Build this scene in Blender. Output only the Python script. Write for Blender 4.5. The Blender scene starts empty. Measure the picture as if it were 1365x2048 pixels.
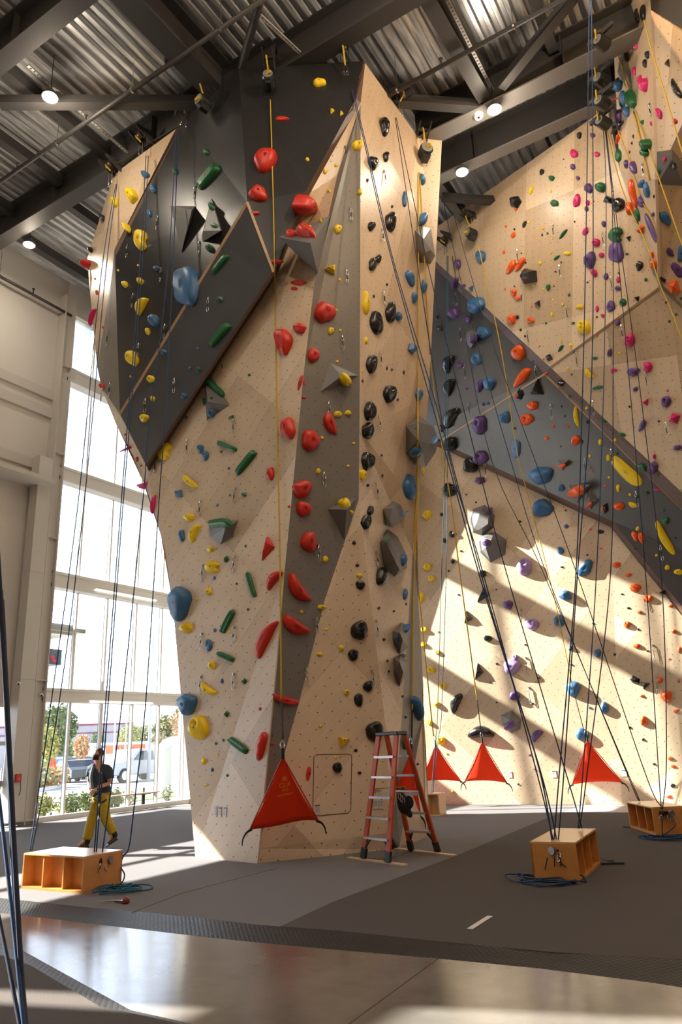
import bpy, bmesh, math, random
from mathutils import Vector as Ve, Matrix, Quaternion
from mathutils.geometry import tessellate_polygon
from mathutils.bvhtree import BVHTree
PI = math.pi
SC = bpy.context.scene
COL = SC.collection
rnd = random.Random(7)

# ---------------------------------------------------------------- camera
F, HC = 1460.0, 1.6
_V = Ve((-207., -4584., F)).normalized()
_A = Ve((937., 421., F)); _A = (_A - _V * _A.dot(_V)).normalized()
_X = _A.cross(_V).normalized()
ROT = Matrix((_X, _A, _V))                    # world = ROT @ (right, down, forward)
EYE = Ve((0, 0, HC))
def ray(px, py): return ROT @ Ve((px - 682.5, py - 1024., F))
def hit(px, py, p, n):
    d = ray(px, py); return EYE + d * ((Ve(p) - EYE).dot(n) / d.dot(n))
def at_z(px, py, z=0.0): return hit(px, py, Ve((0, 0, z)), Ve((0, 0, 1)))
def at_y(px, py, y): return hit(px, py, Ve((0, y, 0)), Ve((0, 1, 0)))
def at_x(px, py, x): return hit(px, py, Ve((x, 0, 0)), Ve((1, 0, 0)))
def depth(p): return (ROT.transposed() @ (Ve(p) - EYE)).z
def at_d(px, py, d): return EYE + ray(px, py) * (d / F)

cam = bpy.data.cameras.new('camera'); co = bpy.data.objects.new('camera', cam); COL.objects.link(co)
right, down, fwd = ROT.col[0], ROT.col[1], ROT.col[2]
m = Matrix((right, -down, -fwd)).transposed().to_4x4(); m.translation = EYE
co.matrix_world = m
cam.sensor_fit = 'HORIZONTAL'; cam.sensor_width = 36.0; cam.lens = F / 1365.0 * 36.0
cam.clip_end = 500; SC.camera = co

# ---------------------------------------------------------------- materials
MATS = {}
def _new(name):
    mt = bpy.data.materials.new(name); mt.use_nodes = True
    return mt, mt.node_tree, mt.node_tree.nodes['Principled BSDF']
def _n(nt, t, **kw):
    n = nt.nodes.new(t)
    for k, v in kw.items():
        if k in n.inputs: n.inputs[k].default_value = v
        else: setattr(n, k, v)
    return n
def plain(name, c, rough=.5, metal=0, noise=.06, bump=0, scale=20, spec=.5, emit=None):
    if name in MATS: return MATS[name]
    mt, nt, b = _new(name)
    b.inputs['Roughness'].default_value = rough; b.inputs['Metallic'].default_value = metal
    b.inputs['Specular IOR Level'].default_value = spec
    tc = _n(nt, 'ShaderNodeTexCoord'); nz = _n(nt, 'ShaderNodeTexNoise', Scale=scale, Detail=4.0)
    nt.links.new(tc.outputs['Object'], nz.inputs['Vector'])
    mx = _n(nt, 'ShaderNodeMix', data_type='RGBA')
    mx.inputs[6].default_value = (*[x * (1 - noise) for x in c], 1); mx.inputs[7].default_value = (*[min(1, x * (1 + noise)) for x in c], 1)
    nt.links.new(nz.outputs['Fac'], mx.inputs[0]); nt.links.new(mx.outputs[2], b.inputs['Base Color'])
    if bump:
        bp = _n(nt, 'ShaderNodeBump', Strength=bump, Distance=.01)
        nt.links.new(nz.outputs['Fac'], bp.inputs['Height']); nt.links.new(bp.outputs[0], b.inputs['Normal'])
    if emit:
        b.inputs['Emission Color'].default_value = (*emit[:3], 1); b.inputs['Emission Strength'].default_value = emit[3]
    MATS[name] = mt; return mt
def wall_mat(name, tints, rough=.4, dots=(.03, .025, .02), rot=.78, cell=1.22, grain=.1, seam=.35, spec=.5, dotr=.05):
    """painted / varnished plywood sheets with rows of bolt holes, in metres of the panel's own UV"""
    if name in MATS: return MATS[name]
    mt, nt, b = _new(name); L = nt.links.new
    uv = _n(nt, 'ShaderNodeUVMap')
    mp = _n(nt, 'ShaderNodeMapping'); mp.inputs['Rotation'].default_value = (0, 0, rot); L(uv.outputs[0], mp.inputs['Vector'])
    mps = _n(nt, 'ShaderNodeMapping'); mps.inputs['Scale'].default_value = (1 / cell, .5 / cell, 1); L(mp.outputs[0], mps.inputs['Vector'])
    fl = _n(nt, 'ShaderNodeVectorMath', operation='FLOOR'); L(mps.outputs[0], fl.inputs[0])
    wn = _n(nt, 'ShaderNodeTexWhiteNoise'); L(fl.outputs[0], wn.inputs['Vector'])
    cr = _n(nt, 'ShaderNodeValToRGB'); L(wn.outputs['Value'], cr.inputs[0])
    cr.color_ramp.elements[0].color = (*tints[0], 1); cr.color_ramp.elements[1].color = (*tints[1], 1)
    mg = _n(nt, 'ShaderNodeMapping'); mg.inputs['Scale'].default_value = (14, .9, 1); L(mp.outputs[0], mg.inputs['Vector'])
    nz = _n(nt, 'ShaderNodeTexNoise', Scale=1.6, Detail=6.0, Distortion=.6); L(mg.outputs[0], nz.inputs['Vector'])
    n2 = _n(nt, 'ShaderNodeTexNoise', Scale=.9, Detail=3.0); L(uv.outputs[0], n2.inputs['Vector'])
    ad = _n(nt, 'ShaderNodeMath', operation='ADD'); L(nz.outputs['Fac'], ad.inputs[0]); L(n2.outputs['Fac'], ad.inputs[1])
    mr = _n(nt, 'ShaderNodeMapRange'); mr.inputs[1].default_value = .6; mr.inputs[2].default_value = 1.4
    mr.inputs[3].default_value = 1 - grain; mr.inputs[4].default_value = 1 + grain; L(ad.outputs[0], mr.inputs[0])
    mul = _n(nt, 'ShaderNodeVectorMath', operation='SCALE'); L(cr.outputs[0], mul.inputs[0]); L(mr.outputs[0], mul.inputs['Scale'])
    # bolt holes
    vo = _n(nt, 'ShaderNodeTexVoronoi', Scale=5.2, Randomness=.32); vo.voronoi_dimensions = '2D'; L(mp.outputs[0], vo.inputs['Vector'])
    lt = _n(nt, 'ShaderNodeMath', operation='LESS_THAN'); lt.inputs[1].default_value = dotr; L(vo.outputs['Distance'], lt.inputs[0])
    mx = _n(nt, 'ShaderNodeMix', data_type='RGBA'); L(lt.outputs[0], mx.inputs[0]); L(mul.outputs[0], mx.inputs[6]); mx.inputs[7].default_value = (*dots, 1)
    # seams between sheets
    fr = _n(nt, 'ShaderNodeVectorMath', operation='FRACTION'); L(mps.outputs[0], fr.inputs[0])
    sp = _n(nt, 'ShaderNodeSeparateXYZ'); L(fr.outputs[0], sp.inputs[0])
    l1 = _n(nt, 'ShaderNodeMath', operation='LESS_THAN'); l1.inputs[1].default_value = .006 / cell; L(sp.outputs[0], l1.inputs[0])
    l2 = _n(nt, 'ShaderNodeMath', operation='LESS_THAN'); l2.inputs[1].default_value = .003 / cell; L(sp.outputs[1], l2.inputs[0])
    mxx = _n(nt, 'ShaderNodeMath', operation='MAXIMUM'); L(l1.outputs[0], mxx.inputs[0]); L(l2.outputs[0], mxx.inputs[1])
    ms = _n(nt, 'ShaderNodeMath', operation='MULTIPLY'); ms.inputs[1].default_value = seam; L(mxx.outputs[0], ms.inputs[0])
    mx2 = _n(nt, 'ShaderNodeMix', data_type='RGBA'); L(ms.outputs[0], mx2.inputs[0]); L(mx.outputs[2], mx2.inputs[6]); mx2.inputs[7].default_value = (.05, .03, .02, 1)
    L(mx2.outputs[2], b.inputs['Base Color'])
    b.inputs['Roughness'].default_value = rough; b.inputs['Specular IOR Level'].default_value = spec
    n3 = _n(nt, 'ShaderNodeTexNoise', Scale=160.0); L(uv.outputs[0], n3.inputs['Vector'])
    bp = _n(nt, 'ShaderNodeBump', Strength=.12, Distance=.004); L(n3.outputs['Fac'], bp.inputs['Height']); L(bp.outputs[0], b.inputs['Normal'])
    MATS[name] = mt; return mt
def emit_mat(name, c, s):
    if name in MATS: return MATS[name]
    mt, nt, b = _new(name)
    b.inputs['Base Color'].default_value = (*c, 1); b.inputs['Emission Color'].default_value = (*c, 1); b.inputs['Emission Strength'].default_value = s
    MATS[name] = mt; return mt
def glass_mat():
    if 'window glass' in MATS: return MATS['window glass']
    mt, nt, b = _new('window glass'); nt.nodes.remove(b)
    out = nt.nodes['Material Output']
    tr = _n(nt, 'ShaderNodeBsdfTransparent'); tr.inputs[0].default_value = (.93, .95, .96, 1)
    gl = _n(nt, 'ShaderNodeBsdfGlossy'); gl.inputs['Roughness'].default_value = .02
    fr = _n(nt, 'ShaderNodeFresnel', IOR=1.35); mx = _n(nt, 'ShaderNodeMixShader')
    nt.links.new(fr.outputs[0], mx.inputs[0]); nt.links.new(tr.outputs[0], mx.inputs[1]); nt.links.new(gl.outputs[0], mx.inputs[2])
    nt.links.new(mx.outputs[0], out.inputs[0]); MATS['window glass'] = mt; return mt

WOOD = wall_mat('birch plywood', [(.52, .405, .285), (.73, .595, .44)], rough=.33, spec=.4)
WOODT = wall_mat('birch plywood diagonal', [(.45, .325, .205), (.70, .55, .385)], rough=.33, spec=.4, rot=.3, cell=1.5)
DARK = wall_mat('charcoal textured panel', [(.016, .0155, .0165), (.020, .019, .020)], rough=.36, dots=(.10, .10, .10), grain=.12, seam=.2, dotr=.035, spec=.6)
GREY = wall_mat('grey textured panel', [(.165, .15, .13), (.175, .16, .138)], rough=.45, dots=(.02, .02, .02), grain=.05, seam=.1)
SLATE = wall_mat('slate textured panel', [(.062, .064, .070), (.068, .070, .077)], rough=.30, dots=(.02, .02, .02), grain=.06, seam=.15, spec=.9)
VOLG = plain('grey volume paint', (.145, .14, .138), .5, noise=.04, bump=.1, scale=120)
BROWN = plain('stained plywood edge', (.105, .055, .038), .5, noise=.3, scale=14)
PALE = plain('pale plywood edge', (.55, .38, .24), .5, noise=.1)
STEEL = plain('dark painted steel', (.05, .047, .046), .5, noise=.08)
STEELL = plain('grey painted steel', (.17, .16, .15), .5, noise=.06)
BEIGE = plain('beige painted steel', (.55, .52, .48), .55, noise=.03, scale=3)
BEIGEW = plain('beige painted wall', (.62, .59, .55), .7, noise=.03, scale=3, bump=.05)
ALU = plain('white painted aluminium', (.72, .70, .66), .4, noise=.03)
BLACK = plain('black plastic', (.012, .012, .013), .35)
CHROME = plain('bright steel', (.62, .62, .62), .25, metal=1)
ROPEB = plain('blue rope', (.012, .045, .12), .8, noise=.5, scale=300)
ROPED = plain('navy rope', (.012, .02, .05), .8, noise=.5, scale=300)
ROPEC = plain('teal rope', (.01, .11, .20), .8, noise=.5, scale=300)
WEBY = plain('yellow webbing', (.55, .36, .02), .75, noise=.15, scale=200)
WEBK = plain('black webbing', (.012, .012, .014), .8)
HC_ = {'R': ('red', (.56, .022, .010)), 'Y': ('yellow', (.84, .60, .008)), 'K': ('black', (.012, .012, .013)), 'B': ('blue', (.035, .135, .30)),
      'G': ('green', (.008, .115, .035)), 'P': ('purple', (.10, .045, .19)), 'O': ('orange', (.78, .10, .012)), 'M': ('pink', (.62, .012, .16)), 'L': ('violet', (.33, .22, .48))}
def hold_mat(c, shiny=False):
    n, rgb = HC_[c]
    return plain('%s resin' % n + (' gloss' if shiny else ''), rgb, .22 if shiny else .42, noise=.10, bump=.25, scale=45)

# ---------------------------------------------------------------- object helpers
def link(o, parent=None):
    COL.objects.link(o)
    if parent is not None:
        o.parent = parent; o.matrix_parent_inverse = Matrix.LocRotScale(parent.location, parent.rotation_euler, parent.scale).inverted() if parent.parent is None else Matrix()
    return o
def tag(o, label=None, cat=None, group=None, kind=None):
    if label: o['label'] = label
    if cat: o['category'] = cat
    if group: o['group'] = group
    if kind: o['kind'] = kind
    return o
def empty(name, loc, label=None, cat=None, group=None):
    o = bpy.data.objects.new(name, None); o.empty_display_size = .1; o.location = loc; COL.objects.link(o)
    return tag(o, label, cat, group)
class MB:
    """collects shapes given in world metres and links them as one mesh"""
    def __init__(s): s.v = []; s.f = []; s.m = []; s.uv = {}
    def add(s, vs, fs, mi=0):
        k = len(s.v); s.v += [Ve(v) for v in vs]; s.f += [[i + k for i in f] for f in fs]; s.m += [mi] * len(fs); return s
    def box(s, c, d, R=None, mi=0):
        c = Ve(c); hx, hy, hz = d[0] / 2, d[1] / 2, d[2] / 2
        vs = [Ve((x, y, z)) for x in (-hx, hx) for y in (-hy, hy) for z in (-hz, hz)]
        if R is not None: vs = [R @ v for v in vs]
        return s.add([c + v for v in vs], [(0, 1, 3, 2), (4, 6, 7, 5), (0, 4, 5, 1), (2, 3, 7, 6), (0, 2, 6, 4), (1, 5, 7, 3)], mi)
    def bar(s, a, b, w, t, up=(0, 0, 1), mi=0):
        a, b = Ve(a), Ve(b); z = (b - a).normalized(); x = z.cross(Ve(up))
        if x.length < 1e-4: x = z.cross(Ve((1, 0, 0)))
        x.normalize(); y = z.cross(x)
        return s.box((a + b) / 2, (w, t, (b - a).length), Matrix((x, y, z)).transposed(), mi)
    def tube(s, pts, r, n=8, mi=0, caps=True, closed=False):
        pts = [Ve(p) for p in pts]; N = len(pts); rs = r if isinstance(r, (list, tuple)) else [r] * N
        k = len(s.v); pn = None
        for i, p in enumerate(pts):
            if closed: d = pts[(i + 1) % N] - pts[i - 1]
            else: d = pts[min(i + 1, N - 1)] - pts[max(i - 1, 0)]
            d.normalize()
            if pn is None:
                pn = d.orthogonal().normalized()
            else:
                pn = (pn - d * pn.dot(d)); pn = pn.normalized() if pn.length > 1e-6 else d.orthogonal().normalized()
            q = d.cross(pn)
            for j in range(n):
                a = 2 * PI * j / n; s.v.append(p + (pn * math.cos(a) + q * math.sin(a)) * rs[i])
        M = N if closed else N - 1
        for i in range(M):
            for j in range(n):
                a, b2 = k + i * n, k + ((i + 1) % N) * n
                s.f.append([a + j, a + (j + 1) % n, b2 + (j + 1) % n, b2 + j]); s.m.append(mi)
        if caps and not closed:
            s.f.append([k + j for j in range(n)][::-1]); s.m.append(mi)
            s.f.append([k + (N - 1) * n + j for j in range(n)]); s.m.append(mi)
        return s
    def ell(s, c, r, R=None, nu=14, nv=8, mi=0):
        c = Ve(c); vs = []
        for i in range(nv + 1):
            t = PI * i / nv
            for j in range(nu):
                a = 2 * PI * j / nu; v = Ve((r[0] * math.sin(t) * math.cos(a), r[1] * math.sin(t) * math.sin(a), r[2] * math.cos(t)))
                vs.append(c + (R @ v if R is not None else v))
        fs = [(i * nu + j, i * nu + (j + 1) % nu, (i + 1) * nu + (j + 1) % nu, (i + 1) * nu + j) for i in range(nv) for j in range(nu)]
        return s.add(vs, fs, mi)
    def prism(s, pts, off, mi=0):
        """polygon given in 3D pushed by the vector off, closed"""
        n = len(pts); off = Ve(off); tri = tessellate_polygon([[Ve(p) for p in pts]])
        vs = [Ve(p) for p in pts] + [Ve(p) + off for p in pts]
        fs = [list(t) for t in tri] + [[i + n for i in t][::-1] for t in tri] + [[i, (i + 1) % n, (i + 1) % n + n, i + n] for i in range(n)]
        return s.add(vs, fs, mi)
    def build(s, name, mats, parent=None, smooth=False, uvf=None, loc=None, bevel=0, normals=True):
        if not isinstance(mats, (list, tuple)): mats = [mats]
        if loc is None:
            if parent is not None and parent.type == 'EMPTY': loc = parent.location.copy()
            else:
                lo = Ve([min(v[i] for v in s.v) for i in range(3)]); hi = Ve([max(v[i] for v in s.v) for i in range(3)])
                loc = Ve(((lo.x + hi.x) / 2, (lo.y + hi.y) / 2, lo.z))
        me = bpy.data.meshes.new(name); me.from_pydata([tuple(v - Ve(loc)) for v in s.v], [], s.f); 
        for mt in mats: me.materials.append(mt)
        for p, mi in zip(me.polygons, s.m): p.material_index = mi; p.use_smooth = smooth
        if uvf:
            ul = me.uv_layers.new(name='UVMap')
            for lp in me.loops: ul.data[lp.index].uv = uvf(s.v[lp.vertex_index])
        me.validate()
        if normals:
            bm = bmesh.new(); bm.from_mesh(me); bmesh.ops.recalc_face_normals(bm, faces=bm.faces); bm.to_mesh(me); bm.free()
        o = bpy.data.objects.new(name, me); o.location = loc
        if parent is None: COL.objects.link(o)
        else:
            COL.objects.link(o); o.parent = parent
            o.matrix_parent_inverse = Matrix.Translation(-wloc(parent))
        if bevel:
            bv = o.modifiers.new('bevel', 'BEVEL'); bv.width = bevel; bv.segments = 2; bv.limit_method = 'ANGLE'
        return o
def wloc(o):
    return o.location.copy()
def dup(root, loc=None, label=None, group=None):
    r = root.copy(); COL.objects.link(r)
    if loc is not None: r.location = loc
    if label: r['label'] = label
    if group: r['group'] = group
    for ch in list(root.children):
        c = ch.copy(); COL.objects.link(c); c.parent = r
        for g in list(ch.children):
            d = g.copy(); COL.objects.link(d); d.parent = c
    return r
def smooth_pts(pts, n=6):
    """Catmull-Rom through the points"""
    pts = [Ve(p) for p in pts]; out = []
    for i in range(len(pts) - 1):
        p0, p1, p2, p3 = pts[max(i - 1, 0)], pts[i], pts[i + 1], pts[min(i + 2, len(pts) - 1)]
        for k in range(n):
            t = k / n
            out.append(.5 * ((2 * p1) + (p2 - p0) * t + (2 * p0 - 5 * p1 + 4 * p2 - p3) * t * t + (3 * p1 - p0 - 3 * p2 + p3) * t ** 3))
    out.append(pts[-1]); return out
# ---------------------------------------------------------------- room shell
def struct(o): o['kind'] = 'structure'; return o
XW = -17.8                                    # plane of the window wall
BK = 18.75                                    # plane of the back wall
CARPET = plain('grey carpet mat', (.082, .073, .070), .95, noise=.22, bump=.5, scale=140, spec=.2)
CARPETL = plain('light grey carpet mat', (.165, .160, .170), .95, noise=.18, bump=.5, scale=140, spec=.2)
def concrete():
    mt, nt, b = _new('polished concrete'); L = nt.links.new
    tc = _n(nt, 'ShaderNodeTexCoord'); n1 = _n(nt, 'ShaderNodeTexNoise', Scale=1.1, Detail=8.0, Roughness=.65); L(tc.outputs['Object'], n1.inputs['Vector'])
    cr = _n(nt, 'ShaderNodeValToRGB'); L(n1.outputs['Fac'], cr.inputs[0])
    cr.color_ramp.elements[0].position = .3; cr.color_ramp.elements[0].color = (.115, .105, .095, 1)
    cr.color_ramp.elements[1].position = .7; cr.color_ramp.elements[1].color = (.195, .18, .165, 1)
    L(cr.outputs[0], b.inputs['Base Color'])
    n2 = _n(nt, 'ShaderNodeTexNoise', Scale=6.0, Detail=6.0); L(tc.outputs['Object'], n2.inputs['Vector'])
    mr = _n(nt, 'ShaderNodeMapRange'); mr.inputs[3].default_value = .10; mr.inputs[4].default_value = .22; L(n2.outputs['Fac'], mr.inputs[0]); L(mr.outputs[0], b.inputs['Roughness'])
    b.inputs['Specular IOR Level'].default_value = .75
    return mt
def diamond():
    mt, nt, b = _new('black diamond rubber'); L = nt.links.new
    tc = _n(nt, 'ShaderNodeTexCoord'); mp = _n(nt, 'ShaderNodeMapping'); mp.inputs['Rotation'].default_value = (0, 0, .78); mp.inputs['Scale'].default_value = (1, 1, 1)
    L(tc.outputs['Object'], mp.inputs['Vector'])
    ck = _n(nt, 'ShaderNodeTexVoronoi', Scale=26.0, Randomness=.1); L(mp.outputs[0], ck.inputs['Vector'])
    bp = _n(nt, 'ShaderNodeBump', Strength=.9, Distance=.006, invert=True); L(ck.outputs['Distance'], bp.inputs['Height']); L(bp.outputs[0], b.inputs['Normal'])
    b.inputs['Base Color'].default_value = (.014, .013, .013, 1); b.inputs['Roughness'].default_value = .48
    return mt
CONC = concrete(); DIAM = diamond()
FZ = -.055
m_ = MB(); m_.box((-4, 4, FZ - .15), (28, 32, .3)); struct(m_.build('floor', CONC))
# control joint cut in the slab
j0, j1 = at_z(700, 2047, FZ), at_z(880, 1915, FZ)
m_ = MB(); m_.bar(j0 + (j0 - j1) * 2, j1, .006, .004); tag(m_.build('trim_1', plain('joint', (.05, .04, .035), .9)), kind='structure')
up_ = [(-60, 1792), (0, 1796), (169, 1814), (359, 1830), (502, 1848), (665, 1860), (911, 1886), (1106, 1904), (1365, 1919), (1500, 1930)]
lo_ = [(-60, 1822), (0, 1826), (205, 1850), (477, 1882), (665, 1899), (1024, 1930), (1365, 1973), (1500, 1995)]
UP = [at_z(*p) for p in up_]; LO = [at_z(*p, FZ) for p in lo_]
UP[0] = Ve((-17.6, UP[1].y + .9, 0)); LO[0] = Ve((-17.6, UP[1].y + .45, FZ))
UP[-1] = UP[-1] + (UP[-1] - UP[-2]) * 3; LO[-1] = LO[-1] + (LO[-1] - LO[-2]) * 2.2
SEAM = [at_z(560, 1853), at_z(665, 1804), at_z(911, 1712), at_z(1085, 1640), at_z(1180, 1606)]
xr = 5.0
def resample(P, n):
    L_ = [0]
    for a, b in zip(P, P[1:]): L_.append(L_[-1] + (b - a).length)
    out = []
    for k in range(n):
        t = L_[-1] * k / (n - 1); i = max(j for j in range(len(P) - 1) if L_[j] <= t + 1e-9)
        out.append(P[i].lerp(P[i + 1], (t - L_[i]) / (L_[i + 1] - L_[i])))
    return out
# mats (carpet) split along the seam
s0 = SEAM[0]
left_edge = [p for p in UP if p.x < s0.x - .1]; right_edge = [p for p in UP if p.x > s0.x + .1]
s0.y = s0.y
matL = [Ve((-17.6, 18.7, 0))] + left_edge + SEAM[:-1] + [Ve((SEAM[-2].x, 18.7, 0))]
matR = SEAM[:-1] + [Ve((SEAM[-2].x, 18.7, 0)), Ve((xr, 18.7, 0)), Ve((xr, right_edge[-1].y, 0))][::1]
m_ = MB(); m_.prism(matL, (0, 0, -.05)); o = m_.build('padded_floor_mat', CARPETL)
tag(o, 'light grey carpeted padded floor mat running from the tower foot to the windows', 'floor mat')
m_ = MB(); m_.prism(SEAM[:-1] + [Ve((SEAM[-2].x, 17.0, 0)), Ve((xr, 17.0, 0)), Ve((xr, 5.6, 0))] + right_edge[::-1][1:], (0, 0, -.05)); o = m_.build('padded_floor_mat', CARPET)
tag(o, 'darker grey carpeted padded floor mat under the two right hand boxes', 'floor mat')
m_ = MB(); m_.prism([Ve((SEAM[-2].x, 17.0, 0)), Ve((xr, 17.0, 0)), Ve((xr, 18.7, 0)), Ve((SEAM[-2].x, 18.7, 0))], (0, 0, -.05)); tag(m_.build('padded_floor_mat', plain('pale mat', (.45, .43, .42), .9)), 'pale strip of matting along the foot of the sunlit back wall', 'floor mat')
# ramp
a_, b_ = resample(UP, 24), resample(LO, 24)
m_ = MB(); n_ = 24
m_.add(a_ + b_ + [p + Ve((0, 0, -.05)) for p in a_], [[i, i + 1, n_ + i + 1, n_ + i] for i in range(n_ - 1)] + [[i, i + 1, 2 * n_ + i + 1, 2 * n_ + i] for i in range(n_ - 1)])
o = m_.build('edge_ramp', DIAM); tag(o, 'long black diamond-plate rubber ramp edging the big padded floor', 'ramp')
# nearer mat lower left
q = lambda x, y: at_z(x, y, 0)
near_in = [at_z(-60, 1905), at_z(0, 1910), at_z(60, 1930), at_z(200, 2013), at_z(328, 2040), at_z(470, 2075)]
near_out = [at_z(-60, 1888, FZ), at_z(0, 1891, FZ), at_z(38, 1897, FZ), at_z(261, 2020, FZ), at_z(374, 2045, FZ), at_z(520, 2070, FZ)]
m_ = MB(); m_.add(near_in + near_out, [[i, i + 1, 7 + i, 6 + i] for i in range(5)])
m_.add([near_in[-1], near_out[-1], near_out[-1] + Ve((0, -2.4, 0)), near_in[-1] + Ve((0, -2.4, 0))], [[0, 1, 2, 3]])
tag(m_.build('edge_ramp', DIAM), 'narrow black rubber ramp around the nearer mat at lower left', 'ramp')
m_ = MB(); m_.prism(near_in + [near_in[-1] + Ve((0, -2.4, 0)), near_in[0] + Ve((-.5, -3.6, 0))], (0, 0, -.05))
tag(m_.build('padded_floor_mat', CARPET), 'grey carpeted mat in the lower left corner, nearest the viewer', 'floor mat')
# ---- window wall
H = 15.3
MUL = [14.22, 15.36, 16.55, 17.69, 18.84]
TR = [(3.05, 3.42), (6.22, 6.68), (9.45, 9.9), (12.72, 13.2)]
wr = empty('window_1', (XW, 16, 0)); wr['kind'] = 'structure'
for (z0, z1) in TR:
    m_ = MB(); m_.box((XW + .12, 17.2, (z0 + z1) / 2), (.30, 8.3, z1 - z0))
    m_.box((XW + .29, 17.2, z0 + .05), (.05, 8.3, .1)); m_.box((XW + .29, 17.2, z1 - .04), (.05, 8.3, .08))
    m_.build('transom', ALU, wr)
ys = [13.16] + MUL
for i, y in enumerate(ys):
    m_ = MB(); m_.box((XW, y, 7.6), (.10, .06 if i else .12, 15.2)); m_.build('mullion', ALU, wr)
    if i: m_ = MB(); m_.box((XW - .06, y, 7.6), (.02, .07, 15.2)); m_.build('mullion_cap', BLACK, wr)
lv = [0.12] + [v for t in TR for v in t] + [15.2]
for i in range(len(ys) - 1):
    for k in range(0, len(lv), 2):
        m_ = MB(); m_.box((XW, (ys[i] + ys[i + 1]) / 2, (lv[k] + lv[k + 1]) / 2), (.012, ys[i + 1] - ys[i] - .06, lv[k + 1] - lv[k])); m_.build('pane', glass_mat(), wr)
m_ = MB(); m_.box((XW + .03, 16.2, .05), (.2, 6.3, .14)); m_.build('sill', ALU, wr)
m_ = MB(); m_.box((XW, 16.5, 15.75), (.3, 7, 1.1)); struct(m_.build('trim_2', BEIGE))
# back-lit tubes hung in front of two transoms
for (px0, px1, py0, py1, z, w) in ((192, 312, 1178, 1202, 6.25, 'upper'), (180, 305, 1403, 1407, 3.1, 'lower')):
    a, b = at_x(px0, py0, XW + .33), at_x(px1, py1, XW + .33); zz = (a.z + b.z) / 2; a.z = b.z = zz
    r = empty('linear_light', (a + b) / 2, 'long white tube light on the %s window transom' % w, 'light')
    m_ = MB(); m_.bar(a, b, .05, .035); m_.build('diffuser', emit_mat('tube light', (1, .93, .8), 3.0), r)
    m_ = MB(); m_.bar(a + Ve((-.04, 0, .03)), b + Ve((-.04, 0, .03)), .07, .03); m_.build('housing', ALU, r)
# column
m_ = MB(); cy = 12.93
m_.box((XW + .17, cy - .17, 7.8), (.5, .03, 15.6)); m_.box((XW + .17, cy + .17, 7.8), (.5, .03, 15.6)); m_.box((XW + .30, cy, 7.8), (.03, .34, 15.6))
for z in (0.1, 3.6, 7.6, 10.2, 13.1): m_.box((XW + .22, cy, z), (.42, .36, .03))
struct(m_.build('trim_3', BEIGE))
m_ = MB(); m_.box((XW + .33, 12.45, 5.0), (.34, .45, 9.8)); struct(m_.build('trim_4', BEIGE))
m_ = MB(); m_.box((XW + .34, 12.45, 6.5), (.36, .47, .015)); m_.box((XW + .34, 12.45, 3.6), (.36, .47, .015)); struct(m_.build('trim_5', BEIGE))
# left wall panels with openings (openings are glazed)
def wpanel(y0, y1, z0, z1, n, x=XW, t=.2): 
    m_ = MB(); m_.box((x - t / 2 + .05, (y0 + y1) / 2, (z0 + z1) / 2), (t, y1 - y0, z1 - z0)); return m_
m_ = wpanel(10.9, 13.05, 3.0, 16.5, 0)
for args in ((2.2, 10.9, 6.8, 16.5), (2.2, 10.9, 3.6, 4.75), (-12, .30, 13.0, 16.5), (-12, .30, 0, 8.3), (-12, .3, 9.6, 10.35), (-12, -.03, 8.3, 9.6), (.5, 2.2, 0, 16.5), (.3, .5, 0, 10.35), (.3, .5, 13, 16.5), (12.45, 13.05, 0, 3.0), (10.9, 11.1, 0, 3.0), (7.0, 7.25, 4.75, 6.8)):
    a = wpanel(*args, 0); m_.add(a.v, a.f)
struct(m_.build('wall_left', BEIGEW))
m_ = MB()
for z in (9.2, 9.75, 11.5, 12.1):
    m_.box((XW + .09, 8, z), (.1, 9.9, .30))
struct(m_.build('trim_6', BEIGE))
m_ = MB(); m_.box((XW + .5, 9.2, 9.05), (.9, 6.6, .12)); struct(m_.build('trim_7', BEIGE))
w2 = empty('window_2', (XW, 6.5, 4.75)); w2['kind'] = 'structure'
m_ = MB(); m_.box((XW, 6.5, 5.775), (.012, 8.6, 2.05)); m_.build('pane', glass_mat(), w2)
m_ = MB(); m_.box((XW, 6.5, 5.85), (.1, 8.6, .1)); m_.build('mullion', ALU, w2)
w3 = empty('window_3', (XW, -5, 8.3)); w3['kind'] = 'structure'
m_ = MB(); m_.box((XW, -5.7, 11.7), (.012, 12.4, 2.6)); m_.build('pane', glass_mat(), w3)
m_ = MB(); m_.box((XW, -6, 11.7), (.12, .08, 2.6)); m_.build('mullion', ALU, w3)
w4 = empty('window_4', (XW, 6.5, 0)); w4['kind'] = 'structure'
m_ = MB(); m_.box((XW, 6.5, 1.8), (.012, 8.7, 3.6)); m_.build('pane', glass_mat(), w4)
d1 = empty('door_1', (XW, 11.8, 0)); d1['kind'] = 'structure'
m_ = MB()
for a in (((11.17), 1.5, .1, 3.0), ((12.38), 1.5, .1, 3.0)): m_.box((XW + .02, a[0], a[1]), (.1, a[2], a[3]))
for z in (.08, 1.02, 2.0, 2.95): m_.box((XW + .02, 11.78, z), (.1, 1.3, .1 if z > 1.5 else .14))
m_.build('door_frame', ALU, d1)
m_ = MB(); m_.box((XW, 11.78, 1.5), (.012, 1.1, 2.9)); m_.build('pane', glass_mat(), d1)
m_ = MB(); m_.bar((XW + .1, 12.2, .9), (XW + .1, 12.2, 1.4), .03, .03); m_.build('door_handle', CHROME, d1)
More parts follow.
